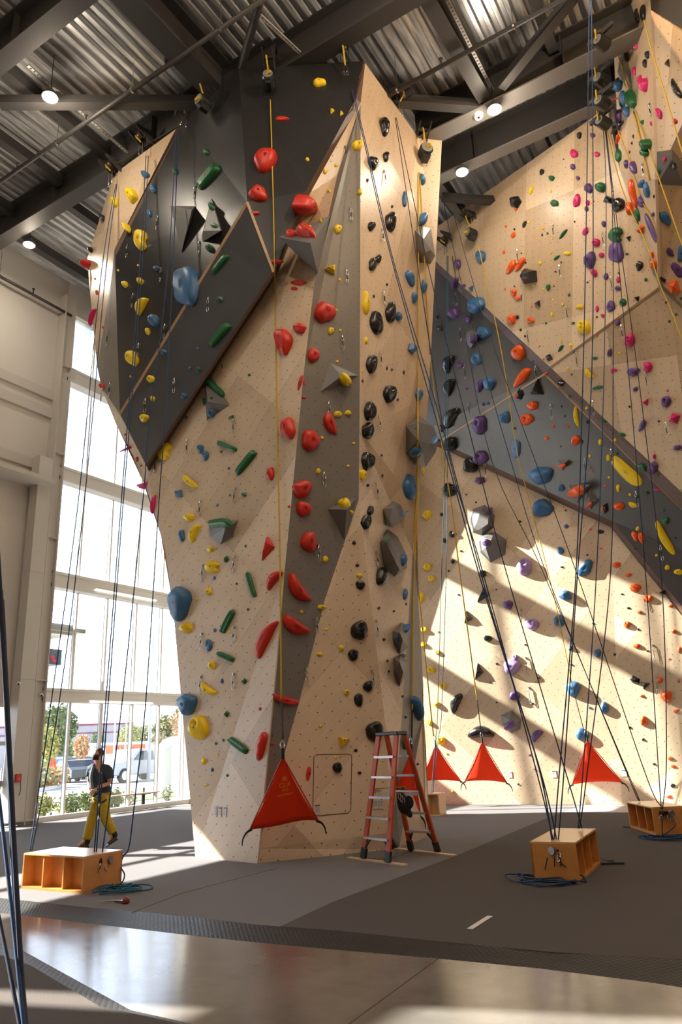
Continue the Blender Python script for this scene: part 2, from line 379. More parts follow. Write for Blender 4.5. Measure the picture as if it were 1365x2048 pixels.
# remaining walls of the hall
m_ = MB(); m_.box((-5, BK + .45, 8), (26.5, .2, 17)); struct(m_.build('wall_back', BEIGEW))
m_ = MB(); m_.box((9.2, 3, 8), (.2, 31, 17)); struct(m_.build('wall_right', plain('plywood wall sheet', (.40, .28, .16), .6)))
m_ = MB(); m_.box((-4.5, -12.1, 8), (27.5, .2, 17)); struct(m_.build('wall_front', plain('plywood wall sheet', (.40, .28, .16), .6)))
# red alarm box on the post and small cameras
a = at_x(36, 1556, XW + .52)
r = empty('alarm_box', a, 'red alarm box fixed to the beige post beside the glass door', 'alarm box')
m_ = MB(); m_.box(a, (.08, .16, .2)); m_.build('housing', plain('red enamel', (.45, .03, .02), .4), r, bevel=.01)
m_ = MB(); m_.box(a + Ve((.045, -.02, -.02)), (.02, .07, .07)); m_.build('button', plain('red lens', (.6, .1, .08), .3), r)
m_ = MB(); m_.tube(smooth_pts([a + Ve((.03, .06, -.1)), a + Ve((.03, .08, -.3)), a + Ve((.02, .05, -.42))]), .008, 6); m_.build('cable', WEBK, r)
for (px, py, xx, lab) in ((37, 1367, XW + .56, 'small white camera on top of the beige post by the glass door'), (83, 1390, XW + .4, 'small white camera at the left end of the lowest transom')):
    a = at_x(px, py, xx); r = empty('security_camera', a, lab, 'camera')
    m_ = MB(); m_.ell(a, (.055, .055, .05)); m_.build('housing', ALU, r, smooth=True)
    m_ = MB(); m_.ell(a + Ve((.035, -.02, -.02)), (.03, .03, .03)); m_.build('lens', BLACK, r, smooth=True)

# ---------------------------------------------------------------- ceiling
ZD = 16.35
def deckmat():
    mt, nt, b = _new('galvanised deck'); L = nt.links.new
    tc = _n(nt, 'ShaderNodeTexCoord'); mp = _n(nt, 'ShaderNodeMapping'); mp.inputs['Scale'].default_value = (3, .35, 3); L(tc.outputs['Object'], mp.inputs['Vector'])
    nz = _n(nt, 'ShaderNodeTexNoise', Scale=3.0, Detail=6.0); L(mp.outputs[0], nz.inputs['Vector'])
    cr = _n(nt, 'ShaderNodeValToRGB'); L(nz.outputs['Fac'], cr.inputs[0])
    cr.color_ramp.elements[0].position = .35; cr.color_ramp.elements[0].color = (.40, .41, .42, 1); cr.color_ramp.elements[1].position = .7; cr.color_ramp.elements[1].color = (.92, .93, .94, 1)
    L(cr.outputs[0], b.inputs['Base Color']); b.inputs['Metallic'].default_value = .3; b.inputs['Roughness'].default_value = .30
    return mt
vs, fs = [], []
x = -18.0; prof = []
while x < 9.3:
    prof += [(x, ZD), (x + .09, ZD), (x + .12, ZD - .10), (x + .21, ZD - .10), (x + .24, ZD)]; x += .24
y0_, y1_ = -12.2, 19.4
for (px_, pz_) in prof: vs += [(px_, y0_, pz_), (px_, y1_, pz_)]
fs = [[2 * i, 2 * i + 1, 2 * i + 3, 2 * i + 2] for i in range(len(prof) - 1)]
m_ = MB(); m_.add(vs, fs); m_.box((-4.4, 3.6, ZD + .25), (27.4, 31.8, .12))
struct(m_.build('ceiling', deckmat(), normals=False))
def ibeam(a, b, name, w=.38, h=.95, mt=STEEL, lab='', t=.04):
    a, b = Ve(a), Ve(b); r = empty(name, (a + b) / 2, lab, 'beam')
    m_ = MB(); up = Ve((0, 0, 1))
    m_.bar(a + up * t / 2, b + up * t / 2, w, t); m_.build('bottom_flange', mt, r)
    m_ = MB(); m_.bar(a + up * (h - t / 2), b + up * (h - t / 2), w, t); m_.build('top_flange', STEEL, r)
    m_ = MB(); m_.bar(a + up * h / 2, b + up * h / 2, .03, h - 2 * t)
    n = int((b - a).length / 3.0); d = (b - a).normalized(); s = d.cross(up)
    for k in range(1, n): m_.bar(a + (b - a) * k / n + up * t, a + (b - a) * k / n + up * (h - t), w * .8, .02, up=d)
    m_.build('web', STEEL, r); return r
ZB = 15.2
ibeam((-17.6, 3.25, ZB), (9, 3.25, ZB), 'roof_girder', lab='dark steel girder crossing the roof nearest the viewer')
ibeam((-17.6, 6.4, ZB), (9, 6.4, ZB), 'roof_girder', lab='dark steel roof girder in the top left corner')
ibeam((-17.6, 9.78, ZB), (-7.0, 9.78, ZB), 'roof_girder', lab='dark steel roof girder meeting the top left edge of the tower')
ibeam((-7.0, 9.9, ZB + .02), (9, 9.9, ZB + .02), 'roof_girder', lab='dark steel roof girder running right from above the tower front')
ibeam((-5.3, 13.2, ZB), (9, 13.2, ZB), 'roof_girder', w=.42, mt=STEELL, lab='pale flanged roof girder from the tower right side past a lamp')
ibeam((-17.6, 14.55, ZB), (9, 14.55, ZB), 'roof_girder', w=.32, mt=STEELL, lab='pale flanged roof girder behind the one passing the lamp')
ibeam((-8.35, 6.6, ZB), (-8.35, 9.6, ZB), 'cross_beam', w=.5, lab='deep dark beam joining two girders above the tower top left')
ibeam((-3.6, 9.9, ZB + .1), (-3.5, 13.0, ZB + .1), 'cross_beam', w=.3, h=.6, lab='brown cross beam above the lamp right of the tower')
ibeam((-2.86, 14.6, ZB + .3), (-2.86, 17.5, ZB + .3), 'cross_beam', w=.25, h=.5, mt=STEELL, lab='cross beam behind the pale girders')
ibeam((-5.56, 14.6, ZB + .3), (-5.56, 18.2, ZB + .3), 'cross_beam', w=.22, h=.5, mt=STEELL, lab='short cross beam just right of the tower edge')
for k, (x_, ya, yb, lab) in enumerate(((-13.9, 6.5, 9.7, 'thin purlin at far left between two girders'), (-12.15, 6.5, 9.7, 'thin purlin beside the bright lamp'), (-15.9, 6.5, 9.7, 'thin purlin nearest the window wall'),
        (-16.6, 9.9, 14, 'purlin past the window wall top left'), (-14.4, 9.9, 14, 'purlin hidden partly by the tower top'), (-1.9, 9.9, 13.1, 'purlin at top right under the bright deck'))):
    m_ = MB(); m_.box((x_, (ya + yb) / 2, 15.95), (.16, yb - ya, .3)); m_.box((x_, (ya + yb) / 2, 15.80), (.22, yb - ya, .03)); tag(m_.build('purlin', STEEL), lab, 'beam')
for (pa, pb, r_, lab, nm) in (((0, 205), (400, 205), .11, 'square brace running level across the deck below the bright lamp', 'roof_brace'), ((520, 3), (482, 137), .085, 'round steel brace slanting down to the tower top', 'roof_brace'),
        ((778, 200), (965, 214), .11, 'short level brace right of the tower top', 'roof_brace'), ((1150, -10), (1003, 172), .10, 'slanting brace above the lamp right of centre', 'roof_brace'), ((885, 395), (1000, 402), .09, 'level brace beside the second lamp', 'roof_brace'),
        ((1232, 255), (1248, 300), .06, 'short strut behind the rear girder', 'roof_brace')):
    a, b = at_z(*pa, ZB + .15), at_z(*pb, ZB + .15); m_ = MB()
    if r_ == .085: m_.tube([a, b], r_, 12)
    else: m_.bar(a, b, r_ * 2, r_ * 2)
    tag(m_.build(nm, STEEL, smooth=False), lab, 'brace')
# sprinkler pipes
def pipe(a, b, lab, r=.05):
    a, b = Ve(a), Ve(b); rt = empty('sprinkler_pipe', (a + b) / 2, lab, 'pipe')
    m_ = MB(); m_.tube([a, b], r, 10); m_.build('pipe', STEEL, rt, smooth=True)
    n = int((b - a).length / 2.4)
    for k in range(n):
        p = a + (b - a) * (k + .5) / n; m_ = MB(); m_.tube([p, p + Ve((0, 0, .16))], .022, 8); m_.ell(p + Ve((0, 0, .2)), (.05, .05, .012)); m_.build('sprinkler_head', STEEL, rt)
    for k in range(n):
        p = a + (b - a) * (k + .1) / n; m_ = MB(); m_.tube([p, p + Ve((0, 0, 1.0))], .008, 6); m_.tube([p + Ve((-.02, 0, 0)), p + Ve((.02, 0, 0))], r + .012, 10); m_.build('pipe_hanger', CHROME, rt)
pipe((-17.5, 8.43, ZB), (-5.0, 8.28, ZB), 'long sprinkler pipe crossing the deck left of the tower')
pipe((-5.25, 11.55, ZB), (8, 11.4, ZB), 'sprinkler pipe rising from the tower top toward the right')
pipe((-17.45, 10.2, ZB - .25), (-17.45, 13.0, ZB - .25), 'short sprinkler pipe along the top of the beige wall', .045)
a, b = at_z(870, 500, 15.0), at_z(1205, 290, 15.0)
# perforated cable trays
for (pa, pb, lab) in (((55, 130), (270, 318), 'white perforated strut across the deck beside the bright lamp'), ((520, 30), (610, 115), 'perforated strut above the tower front'), ((895, 0), (985, 180), 'perforated strut above the lamp right of the tower')):
    a, b = at_z(*pa, 15.6), at_z(*pb, 15.6); m_ = MB(); n = int((b - a).length / .09)
    for k in range(n): m_.bar(a + (b - a) * (k + .1) / n, a + (b - a) * (k + .75) / n, .045, .03)
    for s in (-1, 1): m_.bar(a + Ve((.03 * s, 0, 0)), b + Ve((.03 * s, 0, 0)), .012, .035)
    tag(m_.build('perforated_strut', plain('light grey strut', (.5, .49, .47), .5)), lab, 'strut')
# high-bay lamps
LAMPS = [((100, 195), 'round high-bay lamp in the top left', 15.05), ((990, 220), 'round high-bay lamp under the pale girder right of the tower', 14.9), ((925, 345), 'round high-bay lamp between the tower edge and the rear wall', 14.9), ((58, 490), 'round high-bay lamp at far left above the window wall', 15.05)]
lamp_pos = []
def lamp(p, lab):
    r = empty('high_bay_lamp', p, lab, 'lamp', None)
    m_ = MB(); m_.tube([p, p + Ve((0, 0, .05)), p + Ve((0, 0, .12)), p + Ve((0, 0, .2))], [.17, .17, .12, .07], 20); m_.build('housing', STEEL, r)
    m_ = MB(); m_.tube([p + Ve((0, 0, -.012)), p + Ve((0, 0, .0))], [.12, .14], 20); m_.build('diffuser', emit_mat('lamp diffuser', (1, .90, .74), 260), r)
    m_ = MB(); m_.tube([p + Ve((0, 0, .2)), p + Ve((0, 0, ZD - p.z - .1))], .008, 6); m_.build('cord', WEBK, r)
    lamp_pos.append(p); return r
for (px, lab, z) in LAMPS: lamp(at_z(*px, z), lab)
def lamp_light(p, e, col=(1, .83, .64), r=.15):
    l = bpy.data.lights.new('lamp_glow', 'POINT'); l.energy = e; l.color = col; l.shadow_soft_size = r
    o = bpy.data.objects.new('lamp_glow', l); o.location = p + Ve((0, 0, -.32)); COL.objects.link(o); return o

p = at_z(958, 235, 15.13); r = empty('smoke_detector', p, 'round white smoke detector under the pale girder left of the lamp', 'detector')
m_ = MB(); m_.tube([p, p + Ve((0, 0, .07))], [.09, .12], 18); m_.build('housing', ALU, r); m_ = MB(); m_.tube([p + Ve((0, 0, -.01)), p], .03, 10); m_.build('sensor', BLACK, r)
p = at_z(143, 636, 15.0); r = empty('pipe_valve', p, 'dark red valve at the end of the pipe above the window wall', 'valve')
m_ = MB(); m_.tube([p + Ve((0, -.12, 0)), p + Ve((0, .12, 0))], .07, 12); m_.build('valve_body', plain('dark red iron', (.12, .02, .05), .5), r); m_ = MB(); m_.tube([p + Ve((.1, .08 * math.cos(t), .08 * math.sin(t))) for t in [2 * PI * i / 12 for i in range(12)]], .012, 6, closed=True); m_.build('hand_wheel', plain('dark red iron', (.12, .02, .05), .5), r)

m_ = MB(); a, b, c = at_z(262, 1826, .001), at_z(365, 1786, .001), at_z(556, 1736, .001); m_.bar(a, b, .006, .003); m_.bar(b, c, .006, .003); struct(m_.build('trim_8', plain('joint', (.05, .04, .035), .9)))
# ---------------------------------------------------------------- climbing walls
PTS = {}
def pt(n, px, py, ax, v): PTS[n] = {'x': at_x, 'y': at_y, 'z': at_z}[ax](px, py, v)
for a in [('a', 228, 348, 'z', 15.2), ('b', 362, 246, 'z', 15.2), ('c', 478, 138, 'z', 15.2), ('d', 728, 122, 'z', 15.2), ('f0', 838, 276, 'z', 15.2), ('f', 885, 272, 'y', 13.4),
    ('l1', 175, 515, 'y', 10.3), ('l2', 178, 560, 'y', 10.3), ('l3', 190, 690, 'y', 9.8), ('l4', 203, 775, 'y', 9.5), ('q1', 230, 503, 'y', 9.6), ('q2', 224, 548, 'y', 9.75), ('q3', 195, 735, 'y', 9.65),
    ('k', 240, 828, 'y', 9.25), ('r', 495, 405, 'y', 8.95), ('n', 548, 545, 'y', 9.25), ('w1', 553, 553, 'y', 9.35), ('w2', 600, 690, 'y', 9.6), ('w3', 608, 745, 'y', 9.5), ('w4', 570, 1140, 'y', 9.4),
    ('F', 515, 1727, 'z', 0), ('L', 391, 1715, 'z', 0), ('s1', 345, 1200, 'y', 9.6), ('s2', 330, 1100, 'y', 9.4), ('s3', 305, 1010, 'y', 9.2), ('e', 298, 942, 'y', 9.75), ('e0', 294, 932, 'y', 9.55),
    ('m1', 291, 975, 'y', 9.95), ('m2', 262, 905, 'y', 9.85), ('m3', 233, 850, 'y', 9.7),
    ('g1', 630, 560, 'y', 9.98), ('g2', 722, 205, 'y', 10.55), ('t1', 720, 780, 'y', 10.55), ('t2', 718, 1000, 'y', 10.6), ('t3', 650, 1200, 'y', 10.4), ('t4', 600, 1400, 'y', 10.15), ('t5', 540, 1610, 'y', 9.65),
    ('F2', 516, 1697, 'y', 9.3), ('h1', 778, 1666, 'y', 10.98), ('h0', 778, 1699, 'z', 0), ('u', 775, 1480, 'y', 11.0), ('v1', 780, 1000, 'y', 11.75), ('v2', 826, 1103, 'y', 12.7), ('v3', 816, 1260, 'y', 12.4), ('v4', 802, 1461, 'y', 11.8),
    ('i0', 797, 1697, 'z', 0), ('x1', 873, 500, 'y', 13.3), ('x2', 858, 790, 'y', 13.2), ('x3', 843, 935, 'y', 13.1), ('x4', 833, 1124, 'y', 13.0), ('x5', 847, 1367, 'y', 12.9), ('x6', 848, 1430, 'y', 12.85), ('x7', 853, 1500, 'y', 12.8), ('x8', 858, 1638, 'y', 12.7), ('x9', 852, 1676, 'z', 0),
    ('bn', 728, 130, 'z', 15.1), ('dk', 352, 258, 'z', 15.0)]: pt(*a)
def onp(names, a, b, c):
    A, B, C = PTS[a], PTS[b], PTS[c]; n = (B - A).cross(C - A).normalized()
    for k, px, py in names: PTS[k] = hit(px, py, A, n)
def online(k, px, py, a, b):
    A, B = PTS[a], PTS[b]; d = (B - A); n = d.cross(ray(px, py)).cross(d).normalized(); PTS[k] = hit(px, py, A, n)
online('w4', 570, 1140, 'w3', 'F')
onp([('w1', 553, 553), ('w2', 600, 690), ('s2', 330, 1100), ('s3', 305, 1010), ('s1', 345, 1200)], 'F', 'w3', 'e')
for k_, x_, y_ in (('t3', 650, 1200), ('t4', 600, 1400), ('t5', 540, 1610)): online(k_, x_, y_, 't2', 'F2')
onp([('t1', 720, 780), ('g1', 630, 560)], 'F', 'w3', 't2')
onp([('u', 775, 1480)], 'F2', 't2', 'h1')
PTS['t1b'] = PTS['t1'].lerp(PTS['t2'], .4)
onp([('v1', 780, 1000), ('v3', 816, 1260), ('v4', 802, 1461)], 't2', 'u', 'v2')
for k_ in ('w1', 'w2', 'e', 's1', 's2', 's3', 't1', 'g1', 'u', 'v1', 'v3', 'v4'): print(k_, [round(c_, 2) for c_ in PTS[k_]])
PANELS = []       # (name, 3D polygon, material, region phrase, parent key)
def P(*names): return [PTS[n] if isinstance(n, str) else n for n in names]
TP = []
def panel(lst, name, pts, mat, region, lab=None, t=.03): lst.append((name, pts, mat, region, lab, t))
# left side
panel(TP, 'wood_panel', P('a', 'dk', at_y(229, 499, 9.68), 'q2', 'q3', 'l4', 'l3', 'l2', 'l1'), WOODT, "the tower's wooden left strip")
panel(TP, 'grey_panel', P(at_y(229, 499, 9.68), 'k', 'l4', 'q3', 'q2'), GREY, "the narrow grey facet at the tower's left edge")
DL = at_y(368, 250, 9.35)
panel(TP, 'dark_panel', P(at_z(368, 240, 15.18), 'c', 'r', 'k', at_y(232, 511, 9.5)), DARK, "the charcoal upper left panel of the tower")
panel(TP, 'edge_band', P('dk', at_z(368, 240, 15.18), at_y(232, 511, 9.5), at_y(229, 499, 9.68)), BROWN, '', 'brown stained edge of the charcoal panel', .02)
panel(TP, 'dark_panel', P('c', 'd', at_y(712, 198, 10.3), at_y(612, 382, 9.65), 'n', 'r'), DARK, "the charcoal top front panel of the tower")
bw = [at_z(731, 125, 15.1), at_y(722, 205, 10.5), at_y(621, 386, 9.85), PTS['w1']]
panel(TP, 'edge_band', P('d', bw[0], bw[1], bw[2], bw[3], 'n', at_y(612, 382, 9.65), at_y(712, 198, 10.3)), BROWN, '', 'brown stained edge under the top front panel', .02)
panel(TP, 'dark_panel', P('r', 'n', 'e0', 'k'), SLATE, "the slate overhang under the tower's pale ridge")
panel(TP, 'edge_band', P('n', 'w1', 'e', 'e0'), BROWN, '', 'brown stained edge under the slate overhang', .02)
panel(TP, 'wood_panel', P('w1', 'w2', 'w3', 'w4', 'F', 'L', 's1', 's2', 's3', 'e'), WOOD, "the tower's pale left face")
panel(TP, 'wood_panel', P('l4', 'k', 'e', 's3', 'm1', 'm2', 'm3'), WOOD, "the tower's left flank")
panel(TP, 'wood_panel', P(bw[0], bw[1], at_y(675, 350, 10.25), 'g1', 'w3', 'w2', 'w1', bw[2]), WOODT, "the sliver of wood left of the grey column")
panel(TP, 'grey_panel', P(at_z(731, 122, 15.15), 'g2', 't1', 't1b', 't2', 't3', 't4', 't5', 'F2', 'w4', 'w3', 'g1', at_y(675, 350, 10.25), bw[1]), GREY, "the tower's grey column")
# right side
panel(TP, 'wood_panel', P('d', 'f0', 'f', 'x1', 'x2', 'x3', 'x4', 'v2', 'v1', 't1b', 't1', 'g2'), WOODT, "the tower's amber right face")
panel(TP, 'wood_panel', P('t1b', 'v1', 'v2', 'v3', 'v4', 'u', 't2'), WOOD, "the tower's lower right facet")
panel(TP, 'wood_panel', P('t2', 'u', 'h1', 'F2', 't5', 't4', 't3'), WOOD, "the tower's lower front face")
panel(TP, 'kick_panel', P('F2', 'h1', 'h0', 'F'), WOOD, "the kick board of the tower")
panel(TP, 'wood_panel', P('u', 'v4', at_y(792, 1600, 11.5), at_y(778, 1666, 10.98)), WOOD, "the narrow wood facet behind the ladder")
panel(TP, 'grey_panel', P('v2', 'x4', 'x5', 'x6', at_y(800, 1690, 11.2), at_y(792, 1600, 11.5), 'v4', 'v3'), GREY, "the narrow grey facet behind the ladder")
panel(TP, 'wood_panel', P('x6', 'x7', 'x8', 'x9', 'i0', at_y(800, 1690, 11.2)), WOODT, "the small wood facet right of the ladder")
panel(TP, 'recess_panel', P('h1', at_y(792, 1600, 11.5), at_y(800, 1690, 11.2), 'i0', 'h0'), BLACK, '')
# hidden rear faces that close the tower
bkL = ['a', 'l1', 'l2', 'l3', 'l4', 'm3', 'm2', 'm1', 's3', 's2', 's1', 'L']; bkR = ['f', 'x1', 'x2', 'x3', 'x4', 'x5', 'x9']
def rearpt(p, k): return Ve((p.x * .55 + PTS['x5'].x * .45 - .5, max(p.y, 12.5) + .9, p.z))
# back wall
U1, U2 = at_z(885, 500, 15.2), at_z(1190, 232, 15.2); Lq = at_y(1102, 735, 16.55)
nU = (U2 - U1).cross(Lq - U1).normalized()
def onU(px, py): return hit(px, py, U1, nU)
Cc = onU(1318, 575)
L3 = at_y(1365, 985, 17.4); nR = (Cc - Lq).cross(L3 - Lq).normalized()
def onR(px, py): return hit(px, py, Lq, nR)
u0, u1, u2, u3 = onU(855, 507), Lq, L3, onR(1520, 1127)
off = lambda p, dy: p + Ve((0, dy, 0))
def behind(px, py, ref, dy): return at_y(px, py, ref.y + dy)
g0, g1, g2, g3 = behind(855, 521, u0, .3), behind(1090, 748, u1, .3), behind(1365, 1018, u2, .3), behind(1520, 1165, u3, .3)
h0, h1, h2, h3, h4 = at_y(840, 866, 18.35), at_y(885, 885, 18.35), at_y(1225, 1042, 18.3), at_y(1365, 1213, 18.1), at_y(1520, 1400, 17.9)
w0, w1_, w2_, w3_, w4_ = at_y(840, 878, 18.6), at_y(885, 897, 18.6), at_y(1222, 1054, 18.6), at_y(1365, 1230, 18.45), at_y(1520, 1425, 18.3)
BP = []
Sb, Sc = onU(1240, 339), onU(1314, 554)
Ub = Ve((Ve(onU(1240, 339)).x + .8, Sb.y - .4, 15.2))
panel(BP, 'wood_panel', [onU(830, 485), U2, onU(1214, 210), Sb, Sc, Cc, u1, u0], WOODT, "the upper back wall")
panel(BP, 'wood_panel', [u1, Cc, onR(1370, 622), onR(1520, 800), u3, u2], WOODT, "the back wall's right hand upper facet")
panel(BP, 'edge_band', [u0, u1, u2, u3, g3, g2, g1, g0], BROWN, "the brown ledge of the back wall", 'brown stained ledge under the upper wall')
def refit(A, B, C, pxs):
    n = (B - A).cross(C - A).normalized(); return [hit(x, y, A, n) for x, y in pxs]
g_l = at_y(885, 880, 18.33)
g2, g3 = refit(g_l, h2, g1, [(1365, 1018), (1520, 1165)])
h1 = refit(g_l, h2, g1, [(885, 886)])[0]; h3, h4 = at_y(1365, 1213, 18.45), at_y(1520, 1400, 18.4)
g2.y = min(g2.y, 17.76)
w3_, w4_ = at_y(1365, 1230, 18.6), at_y(1520, 1425, 18.55)
G0L, H0L = Ve((-10.5, 18.4, 13.5)), Ve((-10.2, 18.35, 6.0))
panel(BP, 'slate_panel', [g0, g1, g_l, h0], SLATE, "the blue-grey upper slate panel")
panel(BP, 'slate_panel', [g1, g2, g3, h4, h3, h2, h1, g_l], SLATE, "the lower slate panel")
panel(BP, 'edge_band', [h0, h1, h2, h3, h4, w4_, w3_, w2_, w1_, w0], BROWN, "the lower brown ledge", 'brown stained ledge under the slate panel')
BL, BR, BR2 = Ve((-11.5, BK, 0)), Ve((at_y(1245, 1611, BK).x, BK, 0)), Ve((at_y(1365, 1613, 18.55).x, 18.55, 0))
BR3 = BR2 + (BR2 - BR) * 1.2
panel(BP, 'wood_panel', [w0, w1_, w2_, BR, BL, Ve((-11.5, BK, w0.z))], WOOD, "the sunlit lower back wall")
panel(BP, 'wood_panel', [w2_, w3_, w4_, BR3, BR2, BR], WOOD, "the lower back wall's right end")
# hidden overhang continuing behind the tower (it shades the wall foot)
panel(BP, 'slate_panel', [g0, h0, Ve((-8.3, 18.3, 8.3)), Ve((-9.0, 18.3, 7.3)), Ve((-9.5, 18.3, 6.1)), Ve((-10.5, 18.3, 4.0)), Ve((-11.4, 18.3, 4.0)), Ve((-11.4, 18.2, 13.5))], SLATE, "the hidden slate overhang")
# right hand structure
SP = []
Sa, Sd, Se, Sf = at_y(1219, -90, 13.3), at_y(1303, -90, 12.4), at_y(1314, 360, 13.3), at_y(1320, 562, 14.75)
panel(SP, 'wood_panel', [Sa, Sb, Sc, Sf, Se, Sd], WOODT, "the narrow side wall at upper right")
panel(SP, 'wood_panel', [Sd, Se, Sf, onR(1370, 618) + Ve((0, -.1, 0)), onR(1520, 790) + Ve((0, -.1, 0)), at_y(1520, -90, 12.2)], WOODT, "the right hand wall at upper right")
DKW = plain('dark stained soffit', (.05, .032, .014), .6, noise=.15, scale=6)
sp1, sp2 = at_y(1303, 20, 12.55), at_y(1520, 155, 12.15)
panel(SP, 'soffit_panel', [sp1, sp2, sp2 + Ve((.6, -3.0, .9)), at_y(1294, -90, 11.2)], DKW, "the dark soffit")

REG = []; rv, rf, rid = [], [], []
def polyn(pts):
    n = Ve((0, 0, 0))
    for i in range(len(pts)): n += pts[i].cross(pts[(i + 1) % len(pts)])
    return n.normalized()
def make_panels(root, lst):
    for name, pts, mat, region, lab, t in lst:
        pts = [Ve(p) for p in pts]
        # triangulate as seen by the camera so that creases stay where the outline bends
        flat = []
        for p in pts:
            c = ROT.transposed() @ (p - EYE); flat.append(Ve((c.x / c.z, c.y / c.z, 0)))
        tri = tessellate_polygon([flat]); n = polyn(pts); c = sum(pts, Ve()) / len(pts)
        if n.dot(EYE - c) < 0: n = -n
        ua = Ve((0, 0, 1)).cross(n); ua = ua.normalized() if ua.length > 1e-3 else Ve((1, 0, 0)); va = n.cross(ua)
        N = len(pts); m_ = MB(); m_.add(pts + [p - n * t for p in pts], [list(x) for x in tri] + [[i + N for i in x][::-1] for x in tri] + [[i, (i + 1) % N, (i + 1) % N + N, i + N] for i in range(N)])
        o = m_.build(name, mat, root, uvf=lambda p: (p.dot(ua), p.dot(va)))
        if lab: o['label'] = lab
        for x in tri:
            k = len(rv); rv.extend(pts[i] for i in x); rf.append((k, k + 1, k + 2)); rid.append(region)
tower = empty('climbing_tower', Ve((-6.5, 11.2, 0)), 'tall freestanding climbing tower of plywood, grey and charcoal panels in the middle', 'climbing wall')
make_panels(tower, TP)
backw = empty('climbing_wall', Ve((-4, 18.6, 0)), 'big plywood and slate climbing wall along the back, its foot in sunlight', 'climbing wall')
make_panels(backw, BP)
sidew = empty('climbing_wall', Ve((.5, 13.5, 8)), 'high jutting plywood climbing wall in the top right corner', 'climbing wall')
make_panels(sidew, SP)
# pale ridge strips
def strip(root, pa, pb, w, name='ridge_strip', mat=PALE):
    m_ = MB(); n = (EYE - (pa + pb) / 2).normalized(); m_.bar(pa, pb, .05, w, up=n); o = m_.build(name, mat, root); return o
strip(tower, PTS['k'], PTS['r'], .05); strip(tower, PTS['r'], PTS['n'], .05)
strip(tower, PTS['n'], PTS['e0'], .03, mat=BROWN)
strip(backw, g1, g_l, .06); strip(backw, g1, g2, .06); strip(backw, g2, g3, .06)
strip(backw, onU(1318, 577), u1, .035, mat=plain('ply edge', (.33, .2, .1), .5))
strip(sidew, Se, Sd, .035); strip(sidew, Se, Sf, .035)
# rear of the tower
m_ = MB(); Lp = [PTS[k] for k in bkL]; Rp = [PTS[k] for k in bkR]
def chain(P_, n):
    zs = [P_[0].z + (P_[-1].z - P_[0].z) * i / (n - 1) for i in range(n)]; out = []
    for z in zs:
        for a, b in zip(P_, P_[1:]):
            if (a.z - z) * (b.z - z) <= 1e-6: t = (a.z - z) / (a.z - b.z) if abs(a.z - b.z) > 1e-6 else 0; out.append(a.lerp(b, t)); break
        else: out.append(P_[-1])
    return out
n_ = 12; La, Ra = chain(Lp, n_), chain(Rp, n_)
Ma = [Ve((a.x * .6 + b.x * .4, max(a.y, b.y) + .5, a.z)) for a, b in zip(La, Ra)]
m_.add(La + Ma + Ra, [[i, i + 1, n_ + i + 1, n_ + i] for i in range(n_ - 1)] + [[n_ + i, n_ + i + 1, 2 * n_ + i + 1, 2 * n_ + i] for i in range(n_ - 1)])
m_.build('rear_panel', plain('raw plywood', (.5, .37, .24), .6), tower)
# access hatch outline and notices on the tower foot
BV = BVHTree.FromPolygons(rv, rf)
def surf(px, py):
    d = ray(px, py).normalized(); loc, n, i, t = BV.ray_cast(EYE, d)
    if loc is None: return None
    if n.dot(d) > 0: n = -n
    return loc, n, rid[i], depth(loc)
# ---------------------------------------------------------------- volumes and holds
COLN = {k: v[0] for k, v in HC_.items()}
REGS = {}
VOLS = []
def surf_plane(px, py):
    s = surf(px, py); return s
def volume(outline, tops, label, cpx=None, mat=None):
    """outline: px points on the wall; tops: (px, py, height off the wall)"""
    cx = sum(p[0] for p in outline) / len(outline); cy = sum(p[1] for p in outline) / len(outline)
    if cpx: cx, cy = cpx
    s = surf(cx, cy)
    if s is None: return
    p0, n, reg, d = s
    V_ = [hit(x, y, p0 - n * .01, n) for x, y in outline] + [hit(x, y, p0 + n * h, n) for x, y, h in tops]
    bm = bmesh.new(); vs = [bm.verts.new(v) for v in V_]
    bmesh.ops.convex_hull(bm, input=vs); bmesh.ops.dissolve_limit(bm, angle_limit=.03, verts=bm.verts, edges=bm.edges)
    bm.verts.ensure_lookup_table(); m_ = MB(); m_.add([v.co.copy() for v in bm.verts], [[v.index for v in f.verts] for f in bm.faces] if (bm.verts.index_update() or True) else []); 
    o = m_.build('climbing_volume', mat or VOLG, None, bevel=.006)
    tag(o, label, 'climbing volume', None)
    k = len(rv); tri = []
    for f in bm.faces:
        ps = [v.co.copy() for v in f.verts]
        for i in range(1, len(ps) - 1):
            a = len(rv); rv.extend([ps[0], ps[i], ps[i + 1]]); rf.append((a, a + 1, a + 2)); rid.append(label)
    bm.free()
    return o
